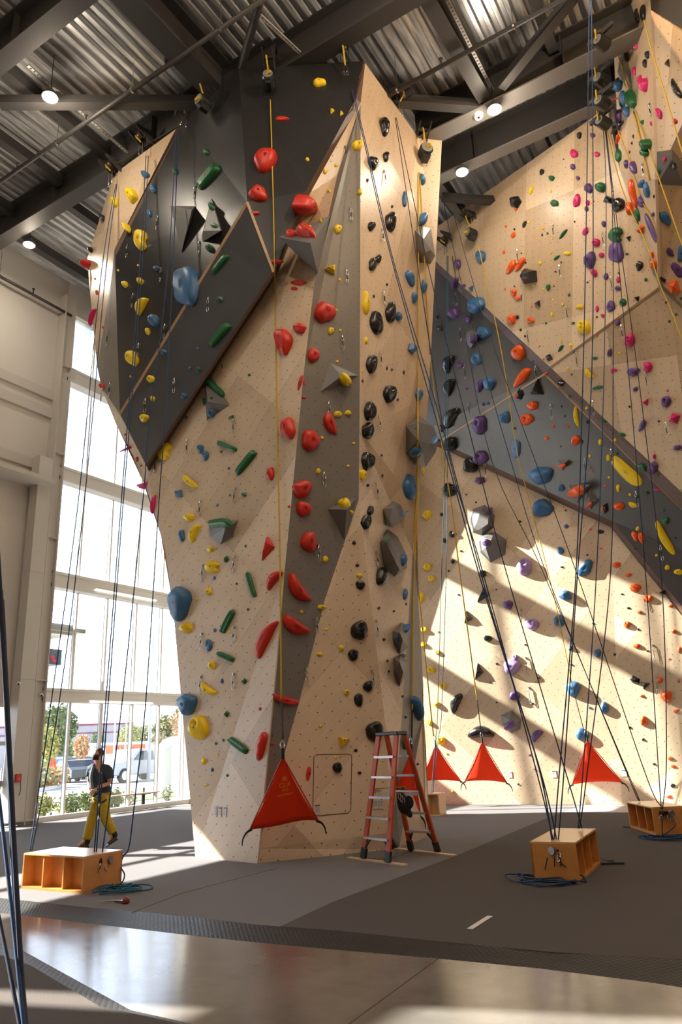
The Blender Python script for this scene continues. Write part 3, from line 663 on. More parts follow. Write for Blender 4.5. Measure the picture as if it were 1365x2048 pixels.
VD = [
 ([(338, 411), (391, 412), (363, 505)], [(384, 420, .20)], 'grey pyramid volume pointing down on the charcoal upper left panel'),
 ([(423, 395), (445, 462), (405, 484), (404, 470)], [(442, 461, .26), (408, 462, .16)], 'tall grey spike volume with green holds on the charcoal upper left panel'),
 ([(405, 720), (462, 811), (414, 843)], [(416, 803, .20)], 'grey spike volume crossing the brown edge of the slate overhang'),
 ([(603, 500), (663, 430), (636, 548)], [(558, 474, .62), (621, 486, .78), (640, 445, .3)], 'big grey pyramid volume holding two red holds at the edge of the top front panel'),
 ([(660, 725), (720, 751), (640, 785)], [(684, 752, .20)], 'grey triangular volume with one yellow hold, halfway up the grey column'),
 ([(656, 1018), (716, 992), (689, 1083)], [(694, 1019, .28)], 'grey triangular volume at the right edge of the grey column'),
 ([(416, 1045), (478, 1040), (466, 1075), (441, 1091), (420, 1074)], [(451, 1056, .24), (455, 1045, .18)], 'grey faceted volume topped by a green bar on the pale left face'),
 ([(812, 852), (838, 830), (868, 853), (878, 880), (872, 905), (852, 934), (830, 930), (812, 905)], [(840, 845, .35), (836, 880, .45), (858, 888, .40), (846, 905, .42)], 'largest dark faceted volume, on the right edge of the tower'),
 ([(766, 1018), (788, 1001), (804, 1008), (813, 1030), (808, 1042), (785, 1055), (772, 1050)], [(785, 1016, .30), (794, 1035, .34), (780, 1042, .28)], 'dark round faceted volume above the elongated one on the tower right face'),
 ([(760, 1085), (776, 1057), (796, 1072), (814, 1110), (815, 1135), (790, 1154), (768, 1135)], [(770, 1078, .22), (795, 1105, .34), (792, 1125, .34), (800, 1140, .25)], 'elongated dark faceted volume with a blue hold, low on the tower right face'),
 ([(830, 460), (846, 452), (862, 456), (868, 490), (871, 512), (862, 528), (840, 526), (832, 500)], [(848, 478, .32), (850, 505, .30), (862, 500, .25)], 'dark blocky volume near the top right edge of the tower'),
 ([(785, 1262), (803, 1244), (816, 1250), (817, 1295), (799, 1310), (785, 1280)], [(800, 1265, .25), (806, 1280, .25)], 'dark volume carrying blue holds, upper of the two above the ladder'),
 ([(787, 1315), (802, 1308), (815, 1322), (810, 1355), (799, 1375), (787, 1345)], [(800, 1325, .25), (807, 1345, .25)], 'dark volume just above the ladder, lower of the two'),
 ([(937, 1040), (946, 1018), (970, 1009), (991, 1030), (988, 1055), (965, 1072), (945, 1065)], [(951, 1030, .30), (962, 1022, .34), (978, 1031, .34), (977, 1048, .34), (965, 1056, .34), (953, 1048, .34)], 'pale stepped hexagonal volume, upper of the two on the sunlit wall'),
 ([(957, 1085), (962, 1070), (990, 1063), (1015, 1080), (1012, 1110), (982, 1126), (960, 1105)], [(968, 1075, .30), (983, 1079, .34), (984, 1092, .34), (972, 1095, .34), (1000, 1095, .22)], 'grey hexagonal volume with a purple hold, lower of the two on the sunlit wall'),
 ([(1002, 1430), (1025, 1420), (1044, 1438), (1042, 1458), (1022, 1466), (1006, 1450)], [(1020, 1440, .28), (1030, 1450, .28)], 'pale grey faceted volume between two orange belay gates'),
 ([(929, 680), (936, 662), (949, 658), (956, 670), (955, 688), (942, 697)], [(941, 672, .24), (948, 685, .22)], 'small grey faceted volume on the blue-grey slate panel'),
 ([(1115, 920), (1141, 918), (1126, 943)], [(1128, 928, .16)], 'small grey triangular volume with an orange hold on the lower slate panel'),
 ([(1137, 970), (1184, 968), (1155, 1008)], [(1160, 982, .28)], 'largest grey triangular volume on the lower slate panel, under an orange hold'),
 ([(1170, 1003), (1180, 974), (1196, 1002), (1183, 1020)], [(1180, 1005, .18)], 'small grey volume beside the largest triangular one on the lower slate panel'),
 ([(1246, 81), (1262, 140), (1267, 185), (1258, 186), (1235, 145)], [(1250, 140, .2)], 'tall narrow grey volume on the side wall in the top right corner'),
 ([(1314, 303), (1346, 299), (1372, 330), (1372, 374), (1315, 370)], [(1345, 318, .3)], 'big grey pyramid volume on the right hand wall near the frame edge'),
 ([(1297, 520), (1302, 512), (1318, 555), (1316, 560), (1306, 548)], [(1308, 535, .2)], 'dark narrow volume with red holds at the foot of the side wall'),
]
for vd_ in VD: volume(*vd_)
BV = BVHTree.FromPolygons(rv, rf)
HOLDS = []          # px, py, w, h, rot, colour, kind
def crop(ox, oy, sc, rows):
    for r_ in rows.strip().split(';'):
        q_ = r_.split()
        if len(q_) < 4: continue
        c = q_[0]; x, y, w_, h_ = map(float, q_[1:5]); rot = float(q_[5]) if len(q_) > 5 else 0; kd = q_[6] if len(q_) > 6 else 'b'
        HOLDS.append((ox + x * sc, oy + y * sc, w_ * sc, h_ * sc, rot, c, kd))
S_ = 400 / 1365.
crop(160, 120, S_, """B 455 787 50 45;Y 365 930 70 95;Y 243 972 45 70;B 508 882 38 62;B 481 1050 28 58;Y 333 1152 55 70;Y 425 1232 90 145 0 C;G 865 632 35 40;G 658 765 30 50;G 882 805 45 205 42 c;R 1265 697 165 135 0 B;R 1218 922 125 95 0 B;R 1195 1047 65 25;G 905 1005 40 50;G 922 1133 55 28;G 888 1285 45 45;K 160 1080 35 50;K 80 1297 35 40;B 485 1272 14 20 0 s""")
crop(160, 460, S_, """G 960 235 38 165 40 c;B 722 380 170 265 0 F;Y 262 277 14 16 0 d;Y 312 374 35 48;Y 417 352 38 45;B 528 264 38 32;Y 427 522 60 130 30 e;B 512 625 65 75;Y 468 693 32 50;Y 368 882 75 95;Y 350 1002 16 20 0 d;G 957 475 45 45 0 f;G 957 718 50 200 42 c;B 577 836 40 42;B 803 810 22 24 0 s;B 752 945 28 28 0 s;G 813 952 38 45 0 f;G 920 1078 38 180 -50 c;Y 488 1018 48 52;Y 499 1152 30 42;Y 442 1284 60 55;B 714 1134 40 40;B 901 1248 58 58 0 o;G 897 1148 20 20 0 s;G 850 1170 20 55;B 728 1278 18 24 0 s;G 1037 1278 45 32 0 f;G 1157 991 20 18 0 s;R 48 237 62 62;R 157 1068 30 45;R 105 335 12 16 0 s;R 118 428 15 35;M 72 600 35 110;R 158 666 12 22 0 s;R 97 840 14 14 0 s;Y 398 242 12 18 0 d;G 890 125 40 45""")
crop(460, 100, S_, """Y 612 229 88 48;Y 697 424 38 35 0 f;Y 762 437 32 32 0 f;R 355 472 95 28;R 495 1065 155 140 0 B;Y 530 750 28 26 0 d;Y 868 655 75 60;Y 725 788 25 25 0 d;Y 650 830 28 38;Y 680 965 22 25 0 s;Y 886 972 32 42;Y 618 1173 35 25;Y 549 1207 18 18 0 d;R 420 1265 75 50 0 B;R 525 1262 120 88 0 B;Y 735 1225 48 60;K 1045 527 55 130 -12;K 1062 730 35 70;K 970 775 55 100 -20;K 938 892 16 30 0 s;K 1107 1071 16 22 0 s;K 1090 1175 60 140 -5;K 962 1205 42 65;B 1190 1022 28 110;B 1305 888 38 80 -20;B 1308 1160 52 90""")
crop(460, 460, S_, """K 970 238 48 85;K 1008 200 38 60;B 1225 332 45 125 -20;B 1322 385 32 95;B 1255 462 32 80;K 1073 372 16 18 0 s;K 982 452 16 24 0 s;Y 925 500 45 160;K 995 637 75 170 -12 o;K 1091 567 62 135;B 1150 595 48 70 0 f;B 1238 810 60 80 0 f;Y 930 755 22 50;K 962 917 65 130 0 o;K 1072 945 14 24 0 s;K 1105 952 14 20 0 s;K 1186 973 16 30 0 s;K 1082 1120 75 125 0 o;B 1283 1125 45 85;K 1145 1157 15 20 0 s;K 950 1240 75 128 0 o;K 906 1030 14 22 0 s;Y 905 960 12 20 0 s;Y 690 272 85 80 0 f;Y 749 341 22 22 0 d;R 640 568 135 135 0 B;Y 726 548 22 18 0 d;Y 688 690 38 48;Y 753 685 22 18 0 d;R 480 674 88 65 0 B;R 372 762 112 180 0 B;R 567 858 82 90 0 B;R 472 362 110 30;R 442 400 50 22;R 318 218 105 26;Y 731 898 22 20 0 d;Y 783 1015 68 70;R 482 1040 22 110 15;R 508 1045 14 30;R 505 1143 32 18;R 682 1322 78 170 -22 e;Y 735 1258 52 42;Y 805 1250 42 38;G 15 1278 35 28 0 f;G 134 991 18 18 0 s""")
crop(480, 840, S_, """R 335 60 100 140 0 B;R 478 142 120 140 0 B;Y 561 122 22 22 0 d;Y 777 160 20 18 0 d;Y 739 314 22 18 0 d;Y 534 350 30 38;R 422 473 125 120 0 B;R 432 608 102 100 0 B;Y 715 578 85 50;Y 755 630 25 32;R 468 832 110 135 0 B;Y 582 950 35 48;R 213 370 50 90;R 337 591 18 22 0 s;R 200 870 72 195 22 f;R 235 1090 72 165 38 e;R 395 1155 105 225 -36 e;Y 558 1278 58 35;Y 421 1308 24 24 0 d;K 865 75 65 118;K 862 283 78 132 0 o;Y 833 375 42 80;K 872 447 22 24 0 s;K 965 241 16 18 0 s;K 973 380 14 20 0 s;K 885 622 40 70;K 855 698 58 105 0 o;B 1148 462 75 165 -8;K 780 838 30 28 0 s;K 802 992 28 24 0 s;Y 817 1062 42 30;K 822 1127 62 62;K 960 1072 72 135 -5;B 1125 1192 30 75;K 948 1285 18 22 0 s;K 1050 1306 14 18 0 s;K 1135 1258 12 20 0 s;G 32 510 40 32 0 f;G 40 860 15 22 0 s;G 80 1125 30 180 -16 c;G 57 1293 18 18 0 s;Y 1253 350 22 45;Y 1280 648 62 65 0 o;Y 1282 1005 52 50 0 o;Y 1310 1083 42 42 0 o;Y 1240 1215 40 70;Y 1293 780 14 14 0 d;Y 1282 878 14 12 0 d;Y 1238 498 10 30 0 d;B 1318 145 40 60;B 1205 210 75 60;B 1107 640 55 50 0 f;B 1108 955 38 80;G 1000 822 38 50""")
crop(220, 840, S_, """Y 375 210 100 135 0 C;B 622 198 42 55;B 656 243 42 65;G 803 180 36 140 -68 c;G 932 293 42 205 40 c;G 760 218 18 16 0 s;B 812 330 18 22 0 s;Y 552 423 52 130 -48 e;B 475 505 55 62 0 f;Y 362 378 14 18 0 d;Y 309 508 16 18 0 d;Y 457 593 16 16 0 d;G 820 515 16 18 0 s;B 737 580 14 22 0 s;Y 545 667 68 58;Y 580 775 55 140 26 e;B 494 790 40 78;Y 404 722 16 18 0 d;G 755 712 42 165 85 c;Y 690 885 40 40;Y 705 1005 105 90 0 C;G 795 952 38 45 0 f;B 716 1078 18 28 0 s;G 866 1118 16 18 0 s;Y 495 1090 18 22 0 d;Y 678 1173 38 55;Y 596 1225 18 22 0 d;B 485 1250 145 235 0 B;M 105 190 90 80 0 f;M 230 445 95 65 0 f;M 290 580 40 130;R 190 268 25 40 0 s;R 215 312 14 14 0 s;R 108 98 16 16 0 s""")
crop(300, 1180, S_, """Y 253 258 95 70 -10;G 535 217 38 175 28 c;G 487 246 16 16 0 s;B 445 273 22 28 0 s;Y 544 288 16 20 0 d;B 405 378 45 85 0 o;G 520 455 36 130 -66 c;Y 430 515 48 60;B 495 622 20 42 0 s;Y 405 680 62 125 -55 e;G 645 623 45 38 0 f;B 262 778 120 160 0 B;Y 340 940 120 175 0 o;G 525 848 38 45 0 f;R 752 812 20 25 0 s;G 671 132 18 18 0 s;R 795 340 80 290 28 e;R 765 1062 60 205 14;G 607 1060 42 160 -52 c;G 453 1048 18 20 0 s;B 502 1024 18 22 0 s;Y 463 1126 18 20 0 d;Y 370 1168 32 48;B 427 1228 20 32 0 s;G 531 1265 18 22 0 s;Y 388 1330 20 20 0 d;R 990 245 105 210 -58 e;Y 1205 268 24 18 0 d;Y 1305 395 38 42 0 f;Y 1160 438 40 30;R 925 750 70 185 -75 e;Y 1165 928 24 24 0 d;Y 1345 700 45 45 0 f;Y 1320 1035 90 100 0 f;R 838 1052 25 25 0 s;R 1083 1250 32 95 8;Y 1270 1143 25 20 0 d""")
crop(600, 1180, S_, """K 405 275 118 130 0 o;K 364 443 72 80 0 o;K 466 657 68 75;K 401 750 62 92 0 o;K 510 965 120 140 0 o;K 383 1095 28 24 0 s;K 408 1247 30 25 0 s;K 256 1212 68 72 0 o;K 572 338 20 22 0 s;K 596 484 18 20 0 s;K 607 555 14 20 0 s;K 700 727 14 20 0 s;K 721 867 16 18 0 s;B 785 805 62 170 -18;B 722 1040 55 100;K 803 1188 18 20 0 s;Y 852 272 48 45 0 o;Y 845 373 40 38 0 o;Y 897 546 55 42 0 o;Y 980 656 45 45 0 o;Y 938 783 52 38;Y 887 906 38 35 0 o;Y 968 1030 60 58 0 o;Y 945 427 36 34 0 o;Y 945 285 14 16 0 d;K 1150 190 60 110 0 f;K 1285 330 55 45;K 1225 562 60 140 8 f;K 1070 770 75 150 25 e;K 1237 975 95 185 88 e;K 1297 630 16 14 0 s;K 1343 768 14 14 0 s;B 720 262 40 60;B 665 335 30 50;B 700 450 50 28""")
crop(820, 1140, 280 / 1147., """K 600 30 55 65;K 610 200 80 160 38 f;P 810 285 75 75;L 1005 445 115 95 0 o;L 840 790 140 120;L 865 718 50 55 0 o;P 862 1030 85 80;P 825 1270 70 70;P 1045 1355 75 120 40 e;P 985 1515 20 20 0 s;P 1028 1633 18 18 0 s;P 890 1755 18 18 0 s;Y 352 1818 26 28 0 s;Y 305 1505 16 16 0 d;K 710 160 14 14 0 s;K 400 203 24 14 0 s""")
crop(700, 500, S_, """P 740 97 42 70;P 725 225 42 80;P 782 245 28 25 0 s;B 833 262 38 50 0 f;B 878 375 105 105 0 B;P 713 435 75 75;P 812 478 35 50;K 600 460 25 35 0 s;K 620 535 45 38;B 922 567 85 85 0 B;P 845 612 50 50;B 870 748 62 90;K 678 778 75 130 22 e;P 757 785 38 38 0 o;K 687 937 72 130 22 e;B 955 912 80 95 0 B;P 890 928 45 85 12;P 803 943 25 25 0 s;P 912 1052 28 28 0 s;B 945 1045 28 25 0 s;K 697 1145 80 165 35 e;K 632 1215 42 50;P 890 1195 95 130 0 o;B 1062 1145 80 80 0 B;K 1128 1217 30 20 0 s;O 1160 702 85 115 30;O 1180 870 58 165 40;O 1250 1063 70 65 0 o;O 1210 1157 88 78 0 o;K 1285 955 95 150 0 f;K 1165 985 50 85 0 f;O 1138 1000 35 30 0 s;O 1345 1285 35 28 0 s;B 900 45 60 90;O 1105 117 40 110 28;O 1168 97 38 110 30;O 1052 15 22 30 0 s;K 1230 178 120 120 0 f;K 1285 370 48 55 0 f;O 1122 292 38 52;O 1150 330 38 32;O 1108 475 52 70;O 1240 482 42 42;K 1145 460 25 30 0 s;Y 1302 92 22 30 0 s;K 1125 248 12 12 0 s;O 1063 267 14 20 0 s;O 1245 387 14 14 0 s;G 1340 500 16 18 0 s;K 1168 546 16 22 0 s;K 1197 588 14 18 0 s;O 1296 657 12 14 0 s;O 1325 745 14 18 0 s;B 1135 1355 62 130 0 F;K 695 1322 90 95""")
crop(700, 860, S_, """P 897 190 98 95 0 o;K 830 243 110 100;P 890 343 78 55 0 f;K 688 410 90 100;K 628 577 26 26 0 s;K 795 441 14 14 0 s;K 862 494 14 14 0 s;K 703 712 50 45 0 o;K 647 755 26 34;K 704 897 30 32;K 758 825 14 14 0 s;K 676 962 14 14 0 s;P 945 560 42 40;P 935 772 60 50;L 1195 935 100 125 10 o;B 1310 310 150 125 0 B;B 1318 535 150 120 0 B;P 450 -10 10 10 0 s;Y 500 285 26 48;Y 528 578 62 64 0 o""")
crop(965, 760, S_, """B 542 738 48 45;O 640 413 58 65;Y 645 250 36 145 -8 e;K 683 422 20 30 0 s;O 443 397 38 30;O 486 313 22 24 0 d;O 589 317 18 18 0 d;K 542 180 14 16 0 s;K 566 247 14 16 0 s;K 537 453 12 12 0 s;K 720 285 25 30 0 s;O 549 587 48 30;O 488 605 22 14 0 s;O 650 760 95 75 0 B;O 735 850 32 35;Y 716 190 20 24 0 d;G 830 280 28 28;G 600 112 25 20 0 s;G 955 373 60 25 15;Y 911 408 22 24 0 d;Y 807 424 26 42;Y 737 520 18 28;Y 862 530 25 50;O 750 618 18 14 0 s;Y 866 664 18 16 0 d;O 840 722 22 18 0 s;Y 930 738 28 55;O 935 862 75 55;Y 985 625 90 270 -48 F;Y 1030 852 35 60 -60;K 845 875 42 85 0 f;O 822 880 20 40 0 s;G 921 503 22 25 0 s;Y 1010 782 18 20 0 d;G 1058 797 26 30;G 1130 773 25 28 0 f;G 1098 595 38 70 -45;P 1171 600 58 78;M 1197 747 50 22;G 1203 648 22 16 0 s;G 1239 888 18 20 0 s;G 1255 962 48 52;Y 1255 1088 62 290 -30 e;Y 1063 1014 26 30;O 1042 1065 36 75 -15;O 1087 1075 40 80 -15;K 1046 1152 16 16 0 s;Y 1190 1197 18 20 0 d;Y 1265 1280 35 38;Y 1340 1310 60 40;K 1320 1077 14 14 0 s;G 790 52 26 78 75;P 1048 62 38 30;P 1258 147 70 75 0 o;M 1117 150 52 60 0 f;K 1007 182 18 20 0 s;M 1320 262 90 75 0 f;P 1095 310 42 85 25;P 1207 281 20 20 0 s;P 1335 462 60 38;M 1177 522 22 38;M 1268 73 16 16 0 s;B 575 1000 38 35 0 f;B 537 1165 50 50;B 705 1285 80 135 35 B;K 718 1194 18 12 0 s;K 545 1277 28 14 0 s;O 740 1020 18 18 0 s;K 810 1035 48 30;O 920 1262 60 38;O 1000 1330 45 25;O 812 1150 30 12 0 s;K 258 967 25 16 0 s;K 570 890 14 14 0 s""")
crop(965, 1140, S_, """O 1045 122 80 55;O 1135 195 70 50 0 o;K 1240 155 60 40 0 f;O 1290 245 38 22;K 955 165 16 14 0 s;K 1000 260 24 16 0 s;O 1075 288 35 22;O 988 373 42 52 0 o;K 1065 405 22 16 0 s;O 1312 418 38 30;O 1055 518 55 32;O 1278 608 16 12 0 s;O 1345 545 25 40;K 1130 552 20 14 0 s;K 905 577 22 18 0 s;O 1215 750 40 40;K 1045 750 80 50 25 f;K 1110 785 75 60 0 f;O 1342 760 22 20 0 s;O 1258 862 75 85;O 1092 860 30 20;O 1322 962 35 25;O 1105 1032 48 70;K 1010 1075 22 16 0 s;K 1100 1158 22 22 0 s;O 1285 1285 35 25;O 1305 1340 38 22;B 570 175 85 75 0 B;B 527 347 75 80 0 B;B 605 533 35 45 0 f;B 790 568 50 60 0 o;B 605 645 18 16 0 s;B 755 362 18 14 0 s;B 622 808 92 115 0 B;B 838 940 58 75;B 735 940 24 16 0 s;B 685 1122 95 80 0 B;K 295 510 18 12 0 s;K 390 738 20 10 0 s;K 35 465 50 42 0 f;K 100 640 18 16 0 s;K 345 912 18 14 0 s;K 96 135 14 14 0 s""")
crop(965, 1460, S_, """K 1303 380 35 28;O 1275 455 40 25;K 1175 232 22 18 0 s""")
crop(965, 380, S_, """K 235 85 80 90 0 f;O 232 132 22 22 0 s;G 498 92 48 48;M 650 75 46 88 15;M 722 88 28 40;P 715 130 26 38;K 632 217 14 14 0 s;P 833 232 32 42;K 290 235 22 55 20;Y 318 220 14 22 0 d;Y 415 265 16 22 0 s;O 162 250 24 22 0 f;K 220 268 16 20 0 s;O 215 308 26 45 15;K 410 308 14 22 0 s;G 447 297 16 20 0 s;Y 376 328 12 12 0 d;Y 480 330 12 14 0 d;G 555 300 22 82 38;M 708 283 34 60 20;M 782 360 52 55;G 918 310 105 110 0 C;K 1000 330 38 45 0 f;P 915 425 108 135 0 F;P 740 480 78 112 20 B;M 818 445 36 36;G 990 437 25 20 0 s;G 510 462 20 50 50;Y 470 428 18 26 0 s;Y 585 433 50 28;O 148 423 20 34 30;K 268 431 10 10 0 s;Y 397 500 22 36;K 298 497 12 14 0 s;G 540 494 14 16 0 s;K 500 557 14 14 0 s;K 1077 518 46 68 10;M 767 568 45 50;P 848 592 30 52 15;G 934 567 18 18 0 s;M 932 613 26 45 15;P 928 672 42 32;G 1118 612 25 28 0 f;P 720 630 16 16 0 s;G 453 665 30 42;G 490 656 12 12 0 s;Y 420 678 16 20 0 s;G 596 717 20 25 0 f;Y 484 750 12 12 0 d;Y 352 654 12 12 0 d;K 222 658 12 12 0 s;O 217 702 36 48;O 246 738 38 32;K 382 780 48 55 0 f;K 1060 742 44 48 0 f;P 882 795 52 84 18 B;G 965 768 46 50;Y 670 797 50 30;M 787 812 22 50 8;M 824 857 26 26 0 o;K 783 867 14 16 0 s;Y 552 780 20 24 0 d;Y 478 850 16 32;G 622 908 26 24 0 f;G 435 910 18 20 0 s;O 204 885 50 68;K 242 870 20 32;O 336 890 42 42;Y 700 938 92 92 0 o;P 926 906 40 38;M 1010 1025 75 88 0 o;M 1020 943 14 20 0 s;O 785 993 18 18 0 d;K 264 957 14 20 0 s;K 292 997 12 14 0 s;O 391 1068 12 12 0 s;Y 540 1028 14 12 0 d;Y 608 1060 26 30 0 f;G 538 1080 22 58 38;G 625 1108 16 14 0 s;K 462 1147 50 50 0 f;P 872 1110 34 52 12;Y 938 1112 18 16 0 d;G 772 1148 38 20;Y 588 1220 18 24 0 d;Y 732 1255 36 88 -42 e;G 612 1260 14 14 0 s;M 900 1230 50 25;P 1035 1242 95 62 0 C;M 1132 1207 66 68;K 545 1318 55 42 20 f;G 1325 848 20 22 0 s;K 1278 897 22 18 0 s;K 1257 767 20 20 0 s;O 440 1250 22 20 0 s;K 350 1170 14 12 0 s;K 232 505 10 10 0 s""")
crop(965, 0, S_, """K 665 925 32 50 15;P 757 925 32 36;M 632 1050 48 60;M 787 1055 36 36;P 622 1140 34 42;P 656 1217 26 30;K 410 1175 28 45 15;G 477 1217 40 38;Y 336 1300 26 62 18;Y 470 1308 14 14 0 d;P 730 1287 58 65 0 B;G 812 1280 70 72 0 B;K 893 1305 14 12 0 s;K 557 1087 12 10 0 s;G 912 150 40 250 -8;M 985 60 25 90;M 948 70 16 30 0 s;M 1012 150 20 48;K 1062 110 25 105 -6;K 1108 90 32 120;M 1052 310 24 68;M 1006 340 14 28 0 s;B 893 390 26 55;M 1045 485 22 60;P 893 575 30 95;B 935 585 60 85;B 965 680 36 120;G 1035 675 65 120 -8;M 1085 552 26 75;M 1118 580 50 100;P 937 812 40 140;B 998 762 38 75;K 1135 373 26 55;K 1118 432 25 60;O 865 677 36 50;K 888 870 30 100;O 925 943 34 75;G 938 1063 36 90;G 1100 832 28 35 0 f;K 1035 932 12 30 0 s;K 1025 978 12 24 0 s;K 1010 1038 12 20 0 s;M 1157 845 12 32;G 1135 985 70 85;G 1125 1040 50 60;P 990 1120 28 60;P 1045 1145 38 90 -10;B 1102 1255 38 55;B 1133 1298 34 105 -6;K 1268 435 48 68 0 f;K 1330 610 60 155 -30 e;M 1208 775 42 85 -20;M 1318 830 38 38;K 1310 1130 48 48 0 f;M 1246 1086 26 36;G 1207 1172 24 34;K 870 1365 80 60 0 f""")
crop(1160, 300, 205 / 1050., """O 550 440 110 290 -12 F;O 535 600 120 150 0 f;G 605 665 50 140 -8;K 590 725 40 90 -25;O 648 810 70 100 0 f;P 740 800 85 310 -22 F;P 645 530 48 130 -15;P 760 660 28 50;B 875 700 90 165 -28 B;P 925 1045 62 110 -42 B;P 1005 1230 95 175 -42 F;O 968 1400 165 160 0 f;G 1040 1520 36 30;K 845 1330 110 60 30 f;O 780 1170 70 100;O 752 1075 36 75;B 1040 1060 80 170 10 B;K 765 475 18 40 0 s;K 930 610 16 16 0 s;K 405 565 115 150 25 B;G 380 870 165 150 0 C""")
# -- one mesh per hold
def profile(kd, N, R_):
    out = []
    for j in range(N):
        a = 2 * PI * j / N; c, s = math.cos(a), math.sin(a)
        if kd == 'c': r = 1 / max(abs(c) ** 6 + abs(s) ** 6, 1e-6) ** (1 / 6.)
        elif kd == 'F': r = 1 / max(abs(c) ** 3 + abs(s) ** 3, 1e-6) ** (1 / 3.)
        else: r = 1
        out.append((r * c, r * s))
    return out
def bolt(p, n, r, parent):
    m_ = MB(); m_.tube([p - n * .02, p + n * .006], r, 8); m_.build('bolt', BLACK if 1 else CHROME, parent, loc=parent.location)
hold_meta = []
def make_hold(px, py, w_, h_, rot, col, kd, idx):
    s = surf(px, py)
    for k_ in range(1, 12):
        if s is None: s = surf(px + 3 * k_, py)
    if s is None: return
    p, n, reg, d = s
    R_ = random.Random(idx * 7 + 3)
    mpp = d / F; a = math.radians(rot)
    ex, ey = (math.cos(a), math.sin(a)), (-math.sin(a), math.cos(a))     # long axis of the row's h is ey
    def ax(dx_, dy_, half):
        e = hit(px + dx_ * half, py + dy_ * half, p, n) - p
        lim = half * mpp * 1.9
        if e.length > lim: e = e * (lim / e.length)
        return e
    E1 = ax(ex[0], ex[1], w_ / 2); E2 = ax(ey[0], ey[1], h_ / 2)
    small, big = min(w_, h_) / 2 * mpp, max(w_, h_) / 2 * mpp
    hgt = {'b': .95, 'B': .85, 'o': .85, 'e': .9, 'c': 1.1, 'f': .95, 'F': .5, 'd': .8, 's': .9, 'C': .6}[kd] * small
    hgt = max(hgt, .012) * min(1.9, 1 / max(abs(n.dot((p - EYE).normalized())), .3) ** .55)
    m_ = MB(); cur = {'e': .55, 'C': 0}.get(kd, 0)
    if kd in ('f', 's'):
        N = R_.choice((5, 6)) if kd == 's' else R_.choice((3, 4, 5)); ph = R_.uniform(0, 6.28)
        ring = []
        for j in range(N):
            t = ph + 2 * PI * j / N + R_.uniform(-.2, .2); ring.append((math.cos(t) * R_.uniform(.95, 1.12), math.sin(t) * R_.uniform(.95, 1.12)))
        ox, oy = R_.uniform(-.25, .25), R_.uniform(-.3, .1)
        lv = [(1, -.15), (.96, .25), (.55, .8)]
        vs = [p + E1 * x * k_ + E2 * y * k_ + (E1 * ox + E2 * oy) * max(h2, 0) + n * hgt * h2 for k_, h2 in lv for x, y in ring] + [p + E1 * ox + E2 * oy + n * hgt]
        fs = [[l_ * N + j, l_ * N + (j + 1) % N, (l_ + 1) * N + (j + 1) % N, (l_ + 1) * N + j] for l_ in range(2) for j in range(N)] + [[2 * N + j, 2 * N + (j + 1) % N, 3 * N] for j in range(N)]
        m_.add(vs, fs); smooth = False; ctr = vs[-1]
    else:
        N = 22 if w_ * h_ > 150 else 12; K = 7 if w_ * h_ > 150 else 4; prof = profile(kd, N, R_); ph = [R_.uniform(0, 6.28) for _ in range(3)]
        am = {'b': .09, 'B': .10, 'o': .06, 'e': .05, 'c': .03, 'F': .06, 'd': .02, 'C': .05}[kd]
        vs = []
        for i in range(K + 1):
            t = i / K * PI / 2; sc_, hh = math.cos(t) ** .75, math.sin(t) ** .9
            if kd == 'c': sc_, hh = [(1, -.1), (.97, .35), (.9, .75), (.72, .98), (.5, 1), (.3, 1), (.1, 1), (0.0, 1)][i] if K == 7 else [(1, -.1), (.92, .7), (.6, 1), (.3, 1), (0, 1)][i]
            if i == 0: hh = -.12
            for j in range(N):
                x, y = prof[j]; aa = math.atan2(y, x)
                f_ = 1 + am * (math.sin(2 * aa + ph[0]) * .6 + math.sin(3 * aa + ph[1]) * .8 + .5 * math.sin(5 * aa + ph[2]))
                x, y = x * f_ * sc_, y * f_ * sc_
                hz = hh * (1 - .10 * math.sin(3 * x + ph[1]) - .12 * y)
                if kd == 'e': x = x * .8 + cur * (y * y - .35)
                if kd == 'C' and x > 0: x *= (.35 + .65 * min(1, abs(y - .15) * 2.2))
                if kd == 'o': hz -= .65 * math.exp(-((x + .05) ** 2 + (y + .35) ** 2) / .07) * (1 if hh > 0 else 0)
                if kd == 'd': hz -= .3 * math.exp(-(x * x + y * y) / .05)
                if kd == 'F': hz *= .75 + .35 * x
                vs.append(p + E1 * x + E2 * y + n * hgt * hz)
        vs.append(sum(vs[-N:], Ve()) / N)
        fs = [[l_ * N + j, l_ * N + (j + 1) % N, (l_ + 1) * N + (j + 1) % N, (l_ + 1) * N + j] for l_ in range(K) for j in range(N)] + [[K * N + j, K * N + (j + 1) % N, (K + 1) * N] for j in range(N)]
        m_.add(vs, fs); smooth = True; ctr = vs[-1]
    big_ = w_ * h_ > 130
    mt = hold_mat(col, col in 'KO' and big_)
    o = m_.build('climbing_hold', mt, None, smooth=smooth, loc=p, normals=False)
    if w_ * h_ > 60 and kd not in ('s',):
        b_ = MB(); c_ = ctr; b_.tube([c_ - n * .02, c_ + n * .004], .011 if kd != 'd' else .009, 7); b_.build('bolt', BLACK, o, loc=p)
    hold_meta.append((o, px, py, w_, h_, col, kd, reg))
uniq = []
for h_ in HOLDS:
    if any(abs(h_[0] - s_[0]) < 3.2 and abs(h_[1] - s_[1]) < 3.2 and s_[5] == h_[5] for s_ in uniq): continue
    uniq.append(h_)
uniq.sort(key=lambda q_: -q_[2] * q_[3])
for i, h_ in enumerate(uniq[:300]): make_hold(*h_, i)
NB = len(hold_meta)
for i, h_ in enumerate(uniq[300:]): make_hold(*h_, i + 300)
rest = hold_meta[NB:]; del hold_meta[NB:]
